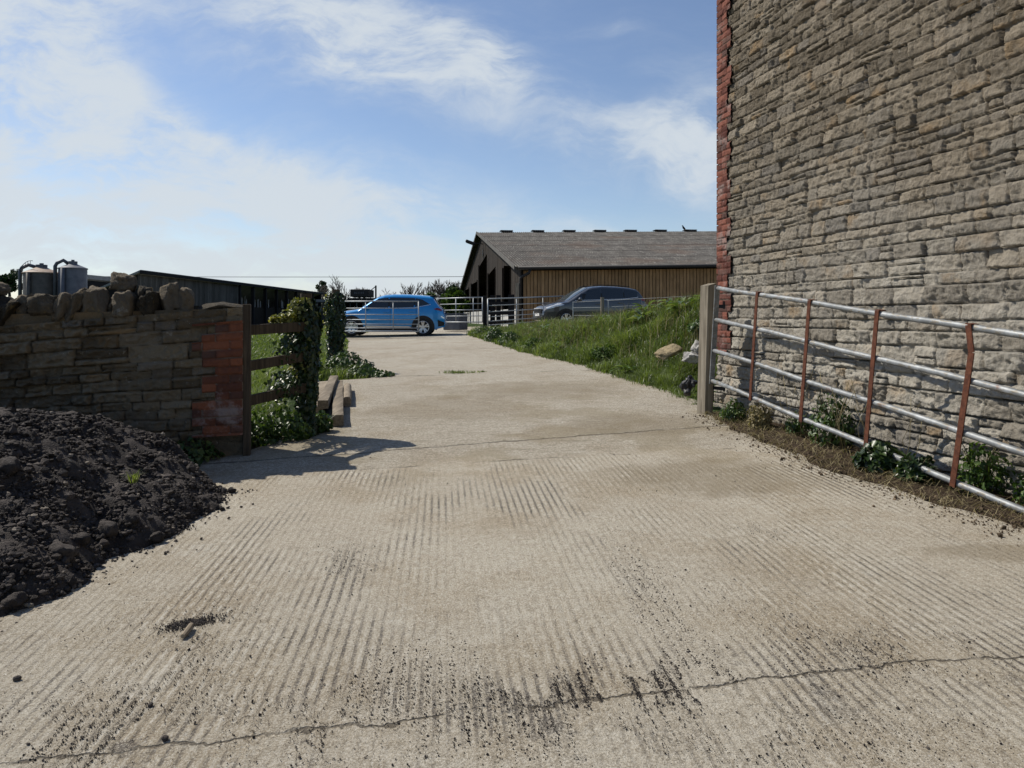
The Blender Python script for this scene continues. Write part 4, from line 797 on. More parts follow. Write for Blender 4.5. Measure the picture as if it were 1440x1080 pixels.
_s = rock("boulder", at(974, 503, 10.6), (.20, .22, .15), 62, MAT['rock'], None, (.1, .2, .3), 4, .85, .3, True, (.8, 1.2)); tag(_s, "larger pale boulder in the grass beside the gate post", "boulder")
_s = rock("boulder", at(982, 489, 10.75), (.13, .16, .18), 64, MAT['rock'], None, (.2, .4, .1), 4, .85, .3, True, (.8, 1.2)); tag(_s, "smaller pale boulder leaning on the bigger one behind the gate post", "boulder")

# wire fence stakes on the bank
def stake(px, ptop, pbot, Y, w, label, mat):
    b = at(px, pbot, Y); t = at(px, ptop, Y); m = MB(); m.tube([b - np.array((0, 0, .2)), t], [w, w * .92], 8); tag(m.build("fence_stake", MAT[mat], None, True, angle=40), label, "stake", "wire fence stakes on the bank")
stake(847, 418, 461, 20.0, .055, "thick round timber stake standing in front of the grey car", 'post'); stake(806, 424, 461, 22.5, .02, "thin metal stake left of the thick round stake", 'galv'); stake(855.5, 421, 461, 20.3, .015, "thin metal stake just right of the thick round stake", 'galv')
def wires():
    m = MB(); zs = (.25, .45, .65)
    for k, z in enumerate((.28, .52, .70)):
        a = at(806, 456, 22.5) + np.array((0, 0, z)); b = at(847, 458, 20.0) + np.array((0, 0, z)); c = b + np.array((2.2, -1.2, .1)); m.tube([a, b, c], .004, 4)
    tag(m.build("wire_fence", MAT['galv'], None), "thin fence wires strung between the stakes on the bank", "fence wire")
wires()

# ------------------------------------------------------------------ logs
def square_log(p, q, w, h, label, seed, round_=False):
    m = MB(); p = np.array(p, float); q = np.array(q, float); d = q - p; L = np.linalg.norm(d); d /= L; x = np.cross(d, (0, 0, 1.0)); x /= np.linalg.norm(x); u = np.cross(x, d); rg = np.random.default_rng(seed)
    prof = [(math.cos(a), math.sin(a)) for a in np.linspace(0, 2 * np.pi, 14, endpoint=False)] if round_ else [(-1, -.9), (-.9, -1), (.9, -1), (1, -.9), (1, .9), (.9, 1), (-.9, 1), (-1, .9)]
    V = []; F = []; n = len(prof); K = 9
    for i in range(K):
        c = p + d * L * i / (K - 1); s = 1 + rg.normal(0, .02)
        for a, b in prof: V.append(c + x * a * w / 2 * s + u * b * h / 2 * s + rg.normal(0, .002, 3))
    for i in range(K - 1):
        for k in range(n): F.append((i * n + k, i * n + (k + 1) % n, (i + 1) * n + (k + 1) % n, (i + 1) * n + k))
    F += [tuple(range(n - 1, -1, -1)), tuple((K - 1) * n + k for k in range(n))]; m.add(V, F, rg.random()); o = m.build("timber_log", MAT['log'], None, round_, angle=40); tag(o, label, "log", "logs lying beside the drive")
def gl(px, py, lift):
    k = (py - 445) / 1000 + .027 + .02 * (px - 720) / 1000; Y = 1.4 / k; X = (px - 720) / 1000 * Y; return (X, Y, float(G0(X, Y)) + .012 + lift)
square_log(gl(475, 602, .07), gl(476, 548, .07), .125, .125, "square sawn post lying nearest the drive with a shadow along it", 1)
square_log(gl(454, 588, .15), gl(470, 546, .14), .125, .10, "wide flat sawn timber lying across the top of the pile", 2)
square_log(gl(487.5, 573, .065), gl(488.5, 551, .065), .125, .125, "round dark ended log on the right of the pile", 3, True)
square_log(gl(448, 577, .10), gl(458, 553, .10), .13, .13, "short rough timber half hidden behind the ivy post", 4)
square_log(gl(447, 585, .05), gl(464, 556, .05), .12, .11, "lower timber under the wide flat one in the pile", 5)

# ------------------------------------------------------------------ heap of road planings
def heap():
    cx, cy = -3.62, 4.35; root = thing("rubble_heap", (cx, cy, .05), "heap of dark road planings piled against the stone wall", "heap")
    xs = np.arange(-6.6, -1.7, .03); ys = np.arange(1.9, 6.0, .03); X, Y = np.meshgrid(xs, ys)
    def hz(X, Y):
        # bank of planings lying along the wall, its toe running up the left of the drive
        toe = np.interp(Y, [1.8, 2.6, 3.2, 3.4, 4.2, 4.8, 5.25, 5.5, 6.0], [-2.9, -2.6, -2.32, -2.18, -2.08, -2.02, -2.03, -2.4, -3.2])
        d = (toe - X) * .68 + fbm(X * 2.6, Y * 2.6, 4, 70) * .13; back = np.interp(Y, [1.6, 2.4, 3.4, 4.3, 5.0, 5.45, 5.75, 6.1], [.1, .34, .60, .79, .62, .40, .25, .16])
        k = .14; q = np.clip(.5 + .5 * (back - d) / k, 0, 1); h = back * (1 - q) + d * q - k * q * (1 - q)
        return h + fbm(X * 5, Y * 5, 3, 73) * .05 * np.clip(h / .15, 0, 1)
    Hh = hz(X, Y); base = G0(X, Y) + .012; Z = base + np.where(Hh > 0, Hh + fbm(X * 14, Y * 14, 3, 72, .6) * .035, -.05)
    V = np.stack([X, Y, Z], -1).reshape(-1, 3); F = grid_faces(X.shape, (Hh > -.02)); rnd = np.clip(.4 + fbm(X * 11, Y * 11, 3, 75) * .6, 0, .9)
    v_, f_, a_ = compact(V, F, {"rnd": rnd.ravel()}); parts_v = [v_]; parts_f = [f_]
    base_m = mesh_np("packed_fines", v_, f_, MAT['heap'], root, True, a_)
    rg = np.random.default_rng(77); N = 68000; Xs = rg.uniform(-4.9, -1.75, N); Ys = rg.uniform(1.85, 5.8, N); Hs = hz(Xs, Ys); keep = (Hs > .0) | (rg.random(N) < np.exp(np.minimum(Hs, 0) * 22) * .30); Xs, Ys, Hs = Xs[keep], Ys[keep], Hs[keep]; N = len(Xs)
    sz = .0035 + .006 * rg.random(N) + .014 * rg.random(N) ** 6 + .022 * rg.random(N) ** 45; sz = np.where(Hs < .0, np.minimum(sz, .012) * .8, sz)
    Zs = G0(Xs, Ys) + .012 + np.maximum(Hs, 0) + sz * .25
    iv, ifc = ICO[1]; ang = rg.uniform(0, 6.28, (N, 3)); 
    Vall = np.empty((N, len(iv), 3)); jit = rg.uniform(.6, 1.25, (N, len(iv), 1)); sc = rg.uniform(.65, 1.25, (N, 1, 3)); L = iv[None] * jit * sc * sz[:, None, None]
    ca, sa = np.cos(ang[:, 0])[:, None], np.sin(ang[:, 0])[:, None]; Vall[..., 0] = L[..., 0] * ca - L[..., 1] * sa; Vall[..., 1] = L[..., 0] * sa + L[..., 1] * ca; Vall[..., 2] = L[..., 2] * .85
    Vall += np.stack([Xs, Ys, Zs], 1)[:, None]; Fc = (np.arange(N) * len(iv))[:, None, None] + ifc[None]
    o = mesh_np("chippings", Vall.reshape(-1, 3), Fc.reshape(-1, 3), MAT['heap'], root, False, {"rnd": np.repeat(rg.random(N), len(iv))}); tag(o, kind="stuff")
    # larger lumps one can tell apart
    for i, (px, py, s, lb) in enumerate([(20, 852, .10, "square asphalt lump at the near left foot of the heap"), (152, 748, .13, "large brown lump low on the heap face"), (218, 760, .10, "rounded lump near the toe of the heap"), (112, 765, .11, "pointed dark lump on the lower heap face"), (300, 716, .09, "dark lump at the right hand edge of the heap"), (326, 693, .07, "furthest right dark lump beyond the tip of the heap"), (312, 717, .05, "small lump beside the dark one at the heap edge"), (90, 782, .13, "broad brown crust lump on the near heap face"), (185, 733, .09, "dark wedge of asphalt above the brown lump"), (15, 660, .12, "slab shaped lump high on the left of the heap")]):
        # march along the view direction to the heap surface
        d = np.array(((px - 720) / 1000, 1.0, -(py - 445) / 1000)); Yv = np.linspace(2.2, 6.2, 900); P = np.array((0, 0, EYE)) + d[None] * Yv[:, None]; g = G0(P[:, 0], P[:, 1]) + np.maximum(hz(P[:, 0], P[:, 1]), 0); hit = np.argmax(P[:, 2] < g + .01); p = P[hit]
        rk = rock("asphalt_lump", p + np.array((0, 0, s * .18)), (s * .95, s * .8, s * .62), 800 + i, MAT['heap'], None, tuple(rg.uniform(-.5, .5, 3)), 3, .5, .3); tag(rk, lb, "lump", "asphalt lumps on the heap")
        a_ = rk.data.attributes["rnd"]; a_.data.foreach_set("value", np.full(len(rk.data.vertices), .55 if i in (1, 7) else .35, np.float32))
    # weed sprig on the heap
    p = np.array((-2.42, 4.55)); z = float(G0(*p) + max(hz(p[0], p[1]), 0)); rgn = np.random.default_rng(4); n = 40; V, q, t, r = blades(np.array([[p[0], p[1], z]]) + rgn.normal(0, .012, (n, 3)) * np.array((1, 1, .2)), rgn.uniform(.05, .14, n), np.full(n, .003), rgn.uniform(.3, .9, n), rgn, rgn.random(n) * .6 + .4); o = mesh_np("grass_tuft", V, q, MAT['grass'], None, True, {"rnd": r}, F2=t); tag(o, "small grass sprig sprouting on the dark heap", "grass tuft")
heap()

# ------------------------------------------------------------------ loose grit on the drive
def grit():
    rg = np.random.default_rng(91); N = 26000; Y = 1.75 * (7.6 / 1.75) ** rg.random(N); X = rg.uniform(-3.4, 3.4, N) * np.clip(Y / 4, .55, 1)
    ph = (X + .097 * Y); patch = fbm(X * 1.3 + 3, Y * .55, 3, 44); j1 = np.abs(Y - (2.40 + .155 * X)); dens = .05 + .95 * (sstep((patch - .02) / .28)) + .9 * np.exp(-(j1 / .05) ** 2) + .6 * np.exp(-(j1 / .25) ** 2) * (fbm(X * 2, Y * 2, 2, 47) > .0)
    fur = np.abs(((ph / .062) % 1) - .75); dens *= np.where(Y < 6.3, np.where(fur < .2, 1.1, .3), .4)
    keep = (rg.random(N) < dens * .8) & (X > XL(Y) + .05) & (X < XR(Y) - .02); X, Y = X[keep], Y[keep]; N = len(X); sz = .0010 + .0018 * rg.random(N) ** 2 + .0045 * rg.random(N) ** 30
    iv, ifc = ICO[1]; ang = rg.uniform(0, 6.28, N); L = iv[None] * rg.uniform(.6, 1.25, (N, len(iv), 1)) * rg.uniform(.6, 1.3, (N, 1, 3)) * sz[:, None, None]
    V = np.stack([L[..., 0] * np.cos(ang)[:, None] - L[..., 1] * np.sin(ang)[:, None], L[..., 0] * np.sin(ang)[:, None] + L[..., 1] * np.cos(ang)[:, None], L[..., 2] * .8], -1) + np.stack([X, Y, G0(X, Y) + .014 + sz * .3], 1)[:, None]
    F = (np.arange(N) * len(iv))[:, None, None] + ifc[None]; o = mesh_np("grit", V.reshape(-1, 3), F.reshape(-1, 3), MAT['heap'], None, False, {"rnd": np.repeat(rg.random(N) * .9, len(iv))}); tag(o, "dark loose grit scattered along the furrows of the concrete drive", "grit", kind="stuff")
    # drifts of grit along the wheel tracks and against the near joint: (q, Y, spread q, spread Y, grains)
    Xs = []; Ys = []
    for q0, y0, sq, sy, n_ in [(.93, 3.3, .10, .75, 2600), (.80, 2.55, .16, .10, 2600), (.45, 2.50, .22, .06, 2600), (.30, 2.30, .28, .10, 1500), (-1.15, 2.33, .22, .14, 2600), (-.98, 2.8, .10, .35, 1400), (-.54, 3.75, .09, .22, 700), (-.15, 2.62, .24, .16, 1500), (-.45, 2.35, .25, .12, 1200), (1.72, 2.75, .22, .12, 1500), (1.35, 2.9, .2, .3, 700), (.80, 4.6, .08, .25, 500), (1.85, 4.1, .10, .10, 260), (-1.5, 3.0, .25, .4, 700), (-.3, 5.4, .25, .25, 400), (1.1, 2.2, .4, .1, 900)]:
        n_ = int(n_ * 1.5); y = rg.normal(y0, sy, n_); k = rg.normal(q0, sq, n_); k = np.where(rg.random(n_) < .78, (np.round(k / .046 - .75) + .75) * .046 + rg.normal(0, .006, n_), k); keep = fbm(k * 9, y * 4, 3, 48) > -.12; Xs.append((k - .097 * y)[keep]); Ys.append(y[keep])
    X = np.concatenate(Xs); Y = np.concatenate(Ys); N = len(X); sz = .0009 + .0015 * rg.random(N) ** 2 + .0028 * rg.random(N) ** 16; L = iv[None] * rg.uniform(.6, 1.25, (N, len(iv), 1)) * rg.uniform(.6, 1.3, (N, 1, 3)) * sz[:, None, None]
    V = L + np.stack([X, Y, G0(X, Y) + .0135 + sz * .3], 1)[:, None]; F = (np.arange(N) * len(iv))[:, None, None] + ifc[None]; o = mesh_np("grit_drift", V.reshape(-1, 3), F.reshape(-1, 3), MAT['heap'], None, False, {"rnd": np.repeat(rg.random(N) * .95, len(iv))}); tag(o, "drifts of fine dark grit in the wheel tracks and along the near joint", "grit", kind="stuff")
    for i, (px, py, s, lb) in enumerate([(24, 961, .022, "rounded dark pebble alone near the left edge of the drive"), (212, 998, .016, "flat dark pebble on the near left of the drive"), (232, 1046, .022, "dark pebble beside the near joint of the drive")]):
        p = gl(px, py, s * .3); rk = rock("pebble", p, (s * 1.25, s, s * .9), 860 + i, MAT['heap'], None, (0, 0, i), 2, .3, .2); tag(rk, lb, "pebble")
    p = np.array(gl(257, 903, .012)); q = np.array(gl(269, 888, .016)); m = MB(); m.tube([p, (p + q) / 2 + np.array((.004, 0, .003)), q], [.010, .013, .011], 8); tag(m.build("wood_stub", MAT['log'], None, True, angle=40), "short stub of wood lying beside the patch of grit", "stick")
    # small pile of grit behind the stub
    N = 700; c = np.array(gl(268, 881, 0)); u = rg.normal(0, 1, (N, 2)) * np.array((.045, .035)); X = c[0] + u[:, 0] + u[:, 1] * .9; Y = c[1] + u[:, 1]; sz = rg.uniform(.0015, .0045, N); L = iv[None] * rg.uniform(.6, 1.25, (N, len(iv), 1)) * sz[:, None, None]; V = L + np.stack([X, Y, G0(X, Y) + .014 + sz * .4], 1)[:, None]; F = (np.arange(N) * len(iv))[:, None, None] + ifc[None]
    o = mesh_np("grit", V.reshape(-1, 3), F.reshape(-1, 3), MAT['heap'], None, False, {"rnd": np.repeat(rg.random(N) * .9, len(iv))}); tag(o, "small dark patch of grit spilled on the near left of the drive", "grit", kind="stuff")
    m = MB(); a = np.array(gl(393, 628, .01)); b = np.array(gl(401, 612, .05)); m.bar(a, b, .035, .012); tag(m.build("wood_scrap", MAT['post'], None), "pale splinter of wood lying by the foot of the timber fence", "scrap")
grit()

def crumbs():
    rg = np.random.default_rng(95); N = 5200; Y = 2.2 * (8.3 / 2.2) ** rg.random(N); d = rg.normal(.05, .16, N); X = XR(Y) + d; sz = .002 + .004 * rg.random(N) + .012 * rg.random(N) ** 14
    iv, ifc = ICO[1]; L = iv[None] * rg.uniform(.6, 1.25, (N, len(iv), 1)) * rg.uniform(.6, 1.4, (N, 1, 3)) * sz[:, None, None]; z = np.maximum(ground_z(X, Y), G0(X, Y) + .012)
    V = L + np.stack([X, Y, z + sz * .3], 1)[:, None]; F = (np.arange(N) * len(iv))[:, None, None] + ifc[None]; o = mesh_np("soil_crumbs", V.reshape(-1, 3), F.reshape(-1, 3), MAT['soil'], None, False, {"rnd": np.repeat(rg.random(N), len(iv))}); tag(o, "brown soil crumbs spilling from the verge onto the concrete edge", "soil crumbs", kind="stuff")
MAT['soil'] = simple('soil crumb', (.05, .036, .024), (.16, .12, .08), 60, .95, 0, 1, 0, .1, .4)
crumbs()

# ------------------------------------------------------------------ barn
BC = np.array((.442, 34.0)); BU = np.array((1, .145)); BU /= np.linalg.norm(BU); BV = np.array((-.145, 1)); BV /= np.linalg.norm(BV)
HALF = 18.7; EZ = 3.71; AZ = 7.50; BL = 34.0
def bp(u, v, z): p = BC + BU * u + BV * v; return (p[0], p[1], z + .021 * u)
def roofz(v): return EZ + (AZ - EZ) * (1 - abs(v - HALF) / HALF)
def barn():
    root = thing("barn", bp(0, 0, .9), "long low barn with oak boarded side and grey corrugated roof", "barn")
    rg = np.random.default_rng(14)
    w = MB(); u = .10
    while u < BL: b = .152 + rg.normal(0, .006); w.box(bp(u + b / 2, rg.normal(0, .004), (.75 + 3.58) / 2 + .0), (b - .006, .025, 3.58 - .75), Matrix.Rotation(math.atan2(BU[1], BU[0]), 3, 'Z')); u += b + .022
    w.build("side_boards", MAT['board_oak'], root)
    bk = MB(); p = [bp(0.05, .06, 0), bp(BL, .06, 0), bp(BL, .12, 0), bp(0.05, .12, 0)]; bk.add([(*q[:2], z + q[2]) for z in (.6, 3.6) for q in p], [(0, 1, 2, 3), (4, 7, 6, 5), (0, 4, 5, 1), (1, 5, 6, 2), (2, 6, 7, 3), (3, 7, 4, 0)]); bk.build("dark_backing", MAT['dark'], root)  # near-black sheet added to paint the shade in the board gaps
    # gable boards with openings (v0, v1, opening top)
    ops = [(3.4, 6.4, 4.28, 4.05), (10.1, 14.0, 4.2, 4.5), (15.0, 20.4, 5.2, 5.7), (21.8, 27.2, 4.15, 4.15), (29.5, 33.5, 3.9, 3.9)]
    g = MB(); v = .05
    while v < 2 * HALF - .1:
        c = v + .12; top = roofz(c) - .06; bot = 1.8
        for a, b, t0, t1 in ops:
            if a < c < b: bot = t0 + (t1 - t0) * (b - c) / (b - a)
        if bot < top - .05: g.box(bp(rg.normal(0, .004), c, (bot + top) / 2), (.025, .215, top - bot), Matrix.Rotation(math.atan2(BU[1], BU[0]), 3, 'Z'))
        v += .24
    g.build("gable_boards", MAT['board_dark'], root)
    for a, b, t0, t1 in ops:
        for vv in (a, b): fr = MB(); fr.bar(bp(-.03, vv, .8), bp(-.03, vv, min(t0, t1) + .1), .12, .10); fr.build("gable_post", MAT['board_dark'], root)
    for a, b in ((0.0, 3.4), (3.5, 9.9), (10.0, 14.6), (14.7, 21.2), (21.3, 28.0), (28.1, 37.2)): cw = MB(); cw.bar(bp(.02, a, 1.28), bp(.02, b, 1.28), .14, 1.0); cw.build("concrete_panel", MAT['concrete_wall'], root)
    # far side wall, back gable and floor so that the inside is dark
    en = MB()
    for p in ([bp(.3, 2 * HALF, 0), bp(BL, 2 * HALF, 0)], [bp(BL, .2, 0), bp(BL, 2 * HALF - .1, 0)]): a, b = p; en.bar((a[0], a[1], a[2] + 2.1), (b[0], b[1], b[2] + 2.1), .1, 3.5)
    pb = [bp(BL - .05, 0.3, 3.5), bp(BL - .05, 2 * HALF - .3, 3.5), bp(BL - .05, HALF, AZ - .1)]; en.add(pb + [tuple(np.array(q) + np.array((.05, 0, 0))) for q in pb], [(0, 1, 2), (3, 5, 4)])
    en.build("rear_walls", MAT['board_dark'], root)
    fl = MB(); a, b, c, d = bp(.2, .2, .93), bp(BL, .2, .93), bp(BL, 2 * HALF, .93), bp(.2, 2 * HALF, .93); fl.add([a, b, c, d], [(0, 1, 2, 3)]); fl.build("floor", MAT['ground'], root)
    # corrugated roof, both slopes
    us = np.arange(-.35, BL + .3, .0245); rows = np.concatenate([np.linspace(-.35, HALF, 13)]); V = []; rn = []
    def slope(sgn):
        U, T = np.meshgrid(us, rows); v = T if sgn > 0 else 2 * HALF - T
        lap = (np.arange(len(rows)) % 2)[:, None] * .0
        z = EZ + .10 + (AZ - EZ) * (T / HALF) + .036 * np.sin(U / .146 * 2 * np.pi); P = BC[None, None] + U[..., None] * BU + v[..., None] * BV
        return np.concatenate([P, (z + .021 * U)[..., None]], -1), U.shape
    P1, sh = slope(1); P2, _ = slope(-1); n1 = P1.reshape(-1, 3); n2 = P2.reshape(-1, 3); F1 = grid_faces(sh); F2 = grid_faces(sh, None, True) + len(n1)
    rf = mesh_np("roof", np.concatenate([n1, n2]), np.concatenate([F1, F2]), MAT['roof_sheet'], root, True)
    # sheet lap lines
    lp = MB()
    for T in (3.0, 6.0, 9.0, 12.0, 15.0): lp.bar(bp(-.34, T, EZ + .10 + (AZ - EZ) * T / HALF + .033), bp(BL, T, EZ + .10 + (AZ - EZ) * T / HALF + .036), .05, .004)
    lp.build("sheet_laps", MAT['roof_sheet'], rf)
    bb = MB()
    for s in (1, -1):
        e = HALF - s * (HALF + .3); bb.bar(bp(-.38, e, EZ + .02), bp(-.38, HALF, AZ + .08), .03, .20)
    bb.build("barge_board", MAT['board_grey'], rf)
    for px in (713, 757, 801, 844, 887, 929, 971):
        k = (px - 720) / 1000; # along ridge
        A = BC + BV * HALF; u = (k * A[1] - A[0]) / (BU[0] - k * BU[1]); c = bp(u, HALF, AZ + .19)
        vt = MB(); M = Matrix.Rotation(math.atan2(BU[1], BU[0]), 3, 'Z'); vt.box((c[0], c[1], c[2] - .07), (.8, .5, .10), M, .3); vt.box((c[0] - .06, c[1], c[2] + .01), (.95, .7, .06), M, .4, .025); vt.box((c[0], c[1], c[2] - .05), (.6, .8, .08), M, .1)
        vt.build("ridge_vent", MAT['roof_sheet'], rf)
    gt = MB(); gt.tube([bp(-.2, -.42, EZ - .02), bp(BL, -.42, EZ - .02)], .085, 8); gt.build("gutter", MAT['black_iron'], root, True)
    dp = MB(); dp.tube([bp(.35, -.40, EZ - .08), bp(.32, -.40, EZ - .25), bp(.02, -.2, EZ - .42), bp(-.06, -.12, EZ - .5), bp(-.06, -.12, .9)], .07, 8); dp.build("downpipe", MAT['black_iron'], root, True)
    cp = MB(); cp.box(bp(-.2, -.05, 1.95), (.16, .16, 2.1), None, .6); cp.build("corner_post", MAT['post'], root)
    lampc = np.array(bp(-.9, HALF - 1.0, 6.75)); lm = MB(); lm.bar(lampc + np.array((.9, 0, -.1)), lampc, .06, .06); lm.box(lampc, (.75, .5, .22), Matrix.Rotation(.35, 3, 'Y'), .3, .05); lm.build("floodlight", MAT['black_iron'], root)
    sg = MB(); s = bp(-.06, HALF - 1.4, 6.0); sg.box(s, (.03, .3, .5)); sg.build("wall_light", MAT['concrete_wall'], root)
    # bird on the ridge
    k = (962 - 720) / 1000; A = BC + BV * HALF; u = (k * A[1] - A[0]) / (BU[0] - k * BU[1]); c = np.array(bp(u, HALF, AZ + .18)); bd = thing("bird", c, "small black bird perched on the barn ridge", "bird")
    m = MB(); ax = np.array((.6, 0, .55)); m.tube([c + np.array((.22, 0, .02)), c + np.array((.10, 0, .08)), c + np.array((0, 0, .17)), c + np.array((-.07, 0, .26)), c + np.array((-.09, 0, .33)), c + np.array((-.12, 0, .38)), c + np.array((-.19, 0, .37))], [.02, .035, .085, .07, .045, .045, .005], 10); m.tube([c + np.array((0, .02, .12)), c + np.array((0, .02, -.02))], .012, 5); m.tube([c + np.array((0, -.02, .12)), c + np.array((0, -.02, -.02))], .012, 5); m.build("body", MAT['feather'], bd, True)
barn()

# ------------------------------------------------------------------ far gates, pen fence
def field_gate(P, Q, H, label, nbar=7, verts=(0, .333, .667, 1.0), r=.019, zb=0.0, brace=False, group="galvanised gates across the farmyard"):
    P = np.array(P, float); Q = np.array(Q, float); root = thing("field_gate", P, label, "gate", group); gaps = np.array([0, .11, .24, .39, .56, .77, 1.0]) if nbar == 7 else np.linspace(0, 1, nbar)
    for g in gaps:
        m = MB(); m.tube([P + np.array((0, 0, zb + H * g)), Q + np.array((0, 0, zb + H * g))], r * (1.25 if g in (0, 1.0) else .85), 8); m.build("rail", MAT['galv'], root, True)
    for t in verts:
        c = P + (Q - P) * t; m = MB(); m.tube([c + np.array((0, 0, zb)), c + np.array((0, 0, zb + H))], r * (1.3 if t in (0, 1.0) else .9), 8); m.build("stile", MAT['galv'], root, True)
    return root
GA = at(466, 466, 25.9); GB = at(588.7, 466, 25.7); field_gate(GA, GB, 1.09, "galvanised seven bar gate standing in front of the blue car", 7, (0, .395, .71, 1.0))
GC = at(606, 453, 30.4); GD = at(678.5, 453, 28.6); field_gate(GC, GD, 1.0, "galvanised gate half hidden behind the rear of the blue car", 5, (0, .5, .83, 1.0), group="galvanised gates across the farmyard")
GE = at(686, 462, 27.4); GF = at(797.5, 452.8, 31.2); field_gate(GE, GF, 1.14, "galvanised seven bar gate standing before the front of the grey car", 7, (0, .333, .667, 1.0))
pst = MB(); a = at(682, 466, 27.6); pst.box((a[0], a[1], a[2] + .65), (.16, .16, 1.45), None, .2, .01); tag(pst.build("gate_post", MAT['board_black'], None), "dark square gate post between the two far gates", "post")
def pen():
    root = thing("pen_fence", at(690, 460, 31.5), "dark timber rail pen beside the barn gable", "fence")
    for px in (692.5, 701, 719): m = MB(); a = at(px, 466, 31.5 if px < 715 else 31.0); w = .28 if px > 715 else .2; m.box((a[0], a[1], a[2] + .78), (w, .2, 1.65), None, .3); m.build("post", MAT['board_black'], root)
    for py in (427, 440, 453.5): m = MB(); m.bar(at(687, py, 31.4), at(721, py, 31.0), .06, .17, r=.3); m.build("rail", MAT['board_black'], root)
pen()
tr = thing("cattle_trough", at(645, 462, 31), "grey metal trough standing behind the rear of the blue car", "trough")
_m = MB(); a = at(629, 464, 31.0); b = at(652, 464, 30.6); _m.bar(a + np.array((0, 0, .33)), b + np.array((0, 0, .33)), .7, .66, r=.5, bev=.03); _m.build("tank", MAT['silo_grey'], tr); _m = MB(); _m.bar(a + np.array((-.05, 0, .69)), b + np.array((.05, 0, .69)), .78, .05, r=.6); _m.build("rim", MAT['silo_grey'], tr)

# ------------------------------------------------------------------ cars
class Car:
    def __init__(s, top, W, zroof, zbelt, x0, x1):
        s.tx, s.tz = np.array(top).T; s.W = W; s.zr = zroof; s.zbelt = zbelt; s.x0 = x0; s.x1 = x1
    def zt(s, x): return np.interp(x, s.tx, s.tz)
    def half(s, x, z, roundtop=True):
        x = np.asarray(x, float); z = np.asarray(z, float); a = np.clip((x - (s.x1 - 1.0)) / 1.0, 0, 1); b = np.clip(((s.x0 + .7) - x) / .7, 0, 1)
        W = s.W * (1 - .30 * a ** 2.6) * (1 - .20 * b ** 2.4)
        g = np.interp(z, [.15, .35, .62, .85, s.zbelt, s.zr - .12, s.zr], [.93, .97, 1.0, .99, .955, .79, .74])
        f = 1.0
        if roundtop: r = np.clip((s.zt(x) - z) / .13, 0, 1); f = (1 - (1 - r) ** 2.6) ** (1 / 2.6)
        return W * g * f
    def body(s, mat, root, name="body"):
        xs = np.unique(np.concatenate([np.linspace(s.x0, s.x1, 70), s.tx])); ring = 26; V = []; 
        for x in xs:
            zt = s.zt(x); zb = .21 + .10 * np.clip((x - s.x1 + .5) / .5, 0, 1) + .14 * np.clip((s.x0 + .5 - x) / .5, 0, 1); t = np.linspace(0, 1, ring); z = zb + (zt - zb) * (1 - (1 - t) ** 1.7); h = s.half(x, z); h[-1] = 0
            V += [(x, -hh, zz) for hh, zz in zip(h, z)] + [(x, hh, zz) for hh, zz in zip(h[::-1][1:], z[::-1][1:])]
        n = 2 * ring - 1; F = []
        for i in range(len(xs) - 1):
            for k in range(n - 1): F.append((i * n + k, (i + 1) * n + k, (i + 1) * n + k + 1, i * n + k + 1))
            F.append((i * n + n - 1, (i + 1) * n + n - 1, (i + 1) * n, i * n))
        m = MB(); m.add(V, F + [tuple(range(n)), tuple((len(xs) - 1) * n + k for k in range(n - 1, -1, -1))], .5); return m.build(name, mat, root, True, True, 35)
    def side(s, quad, side, off=.006, nx=10, nz=6):
        """patch lying on the body side; quad = 4 (x,z) corners"""
        A, B, C_, D = [np.array(q, float) for q in quad]; V = []; F = []
        for i in range(nz + 1):
            for j in range(nx + 1):
                a, b = j / nx, i / nz; p = (A * (1 - a) + B * a) * (1 - b) + (D * (1 - a) + C_ * a) * b; V.append((p[0], side * (float(s.half(p[0], p[1])) + off), p[1]))
        for i in range(nz):
            for j in range(nx): F.append((i * (nx + 1) + j, i * (nx + 1) + j + 1, (i + 1) * (nx + 1) + j + 1, (i + 1) * (nx + 1) + j))
        return V, F
    def patch(s, name, quad, side, mat, root, off=.006, nx=10, nz=6):
        m = MB(); V, F = s.side(quad, side, off, nx, nz); m.add(V, F if side < 0 else [f[::-1] for f in F], .5); return m.build(name, mat, root, True, True)
    def toppatch(s, name, xa, xb, ya, yb, mat, root, off=.008, n=10):
        V = []; F = []; xs = np.linspace(xa, xb, n + 1)
        for i, x in enumerate(xs):
            yy = ya + (yb - ya) * i / n
            for y in np.linspace(-yy, yy, 9):
                zt = float(s.zt(x)); h = float(s.half(x, zt - .131, False)); f = min(.999, abs(y) / h); r = 1 - (1 - f ** 2.6) ** (1 / 2.6); V.append((x, y, zt - .13 * r + off))
        for i in range(n):
            for k in range(8): F.append((i * 9 + k, i * 9 + k + 1, (i + 1) * 9 + k + 1, (i + 1) * 9 + k))
        m = MB(); m.add(V, F, .5); return m.build(name, mat, root, True, True)
def lathe(prof, n, c, axis_y=1.0):
    V = []; F = []
    for (r, y) in prof:
        for k in range(n): a = 2 * math.pi * k / n; V.append((c[0] + r * math.cos(a), c[1] + y * axis_y, c[2] + r * math.sin(a)))
    for i in range(len(prof) - 1):
        for k in range(n): F.append((i * n + k, i * n + (k + 1) % n, (i + 1) * n + (k + 1) % n, (i + 1) * n + k))
    return V, F
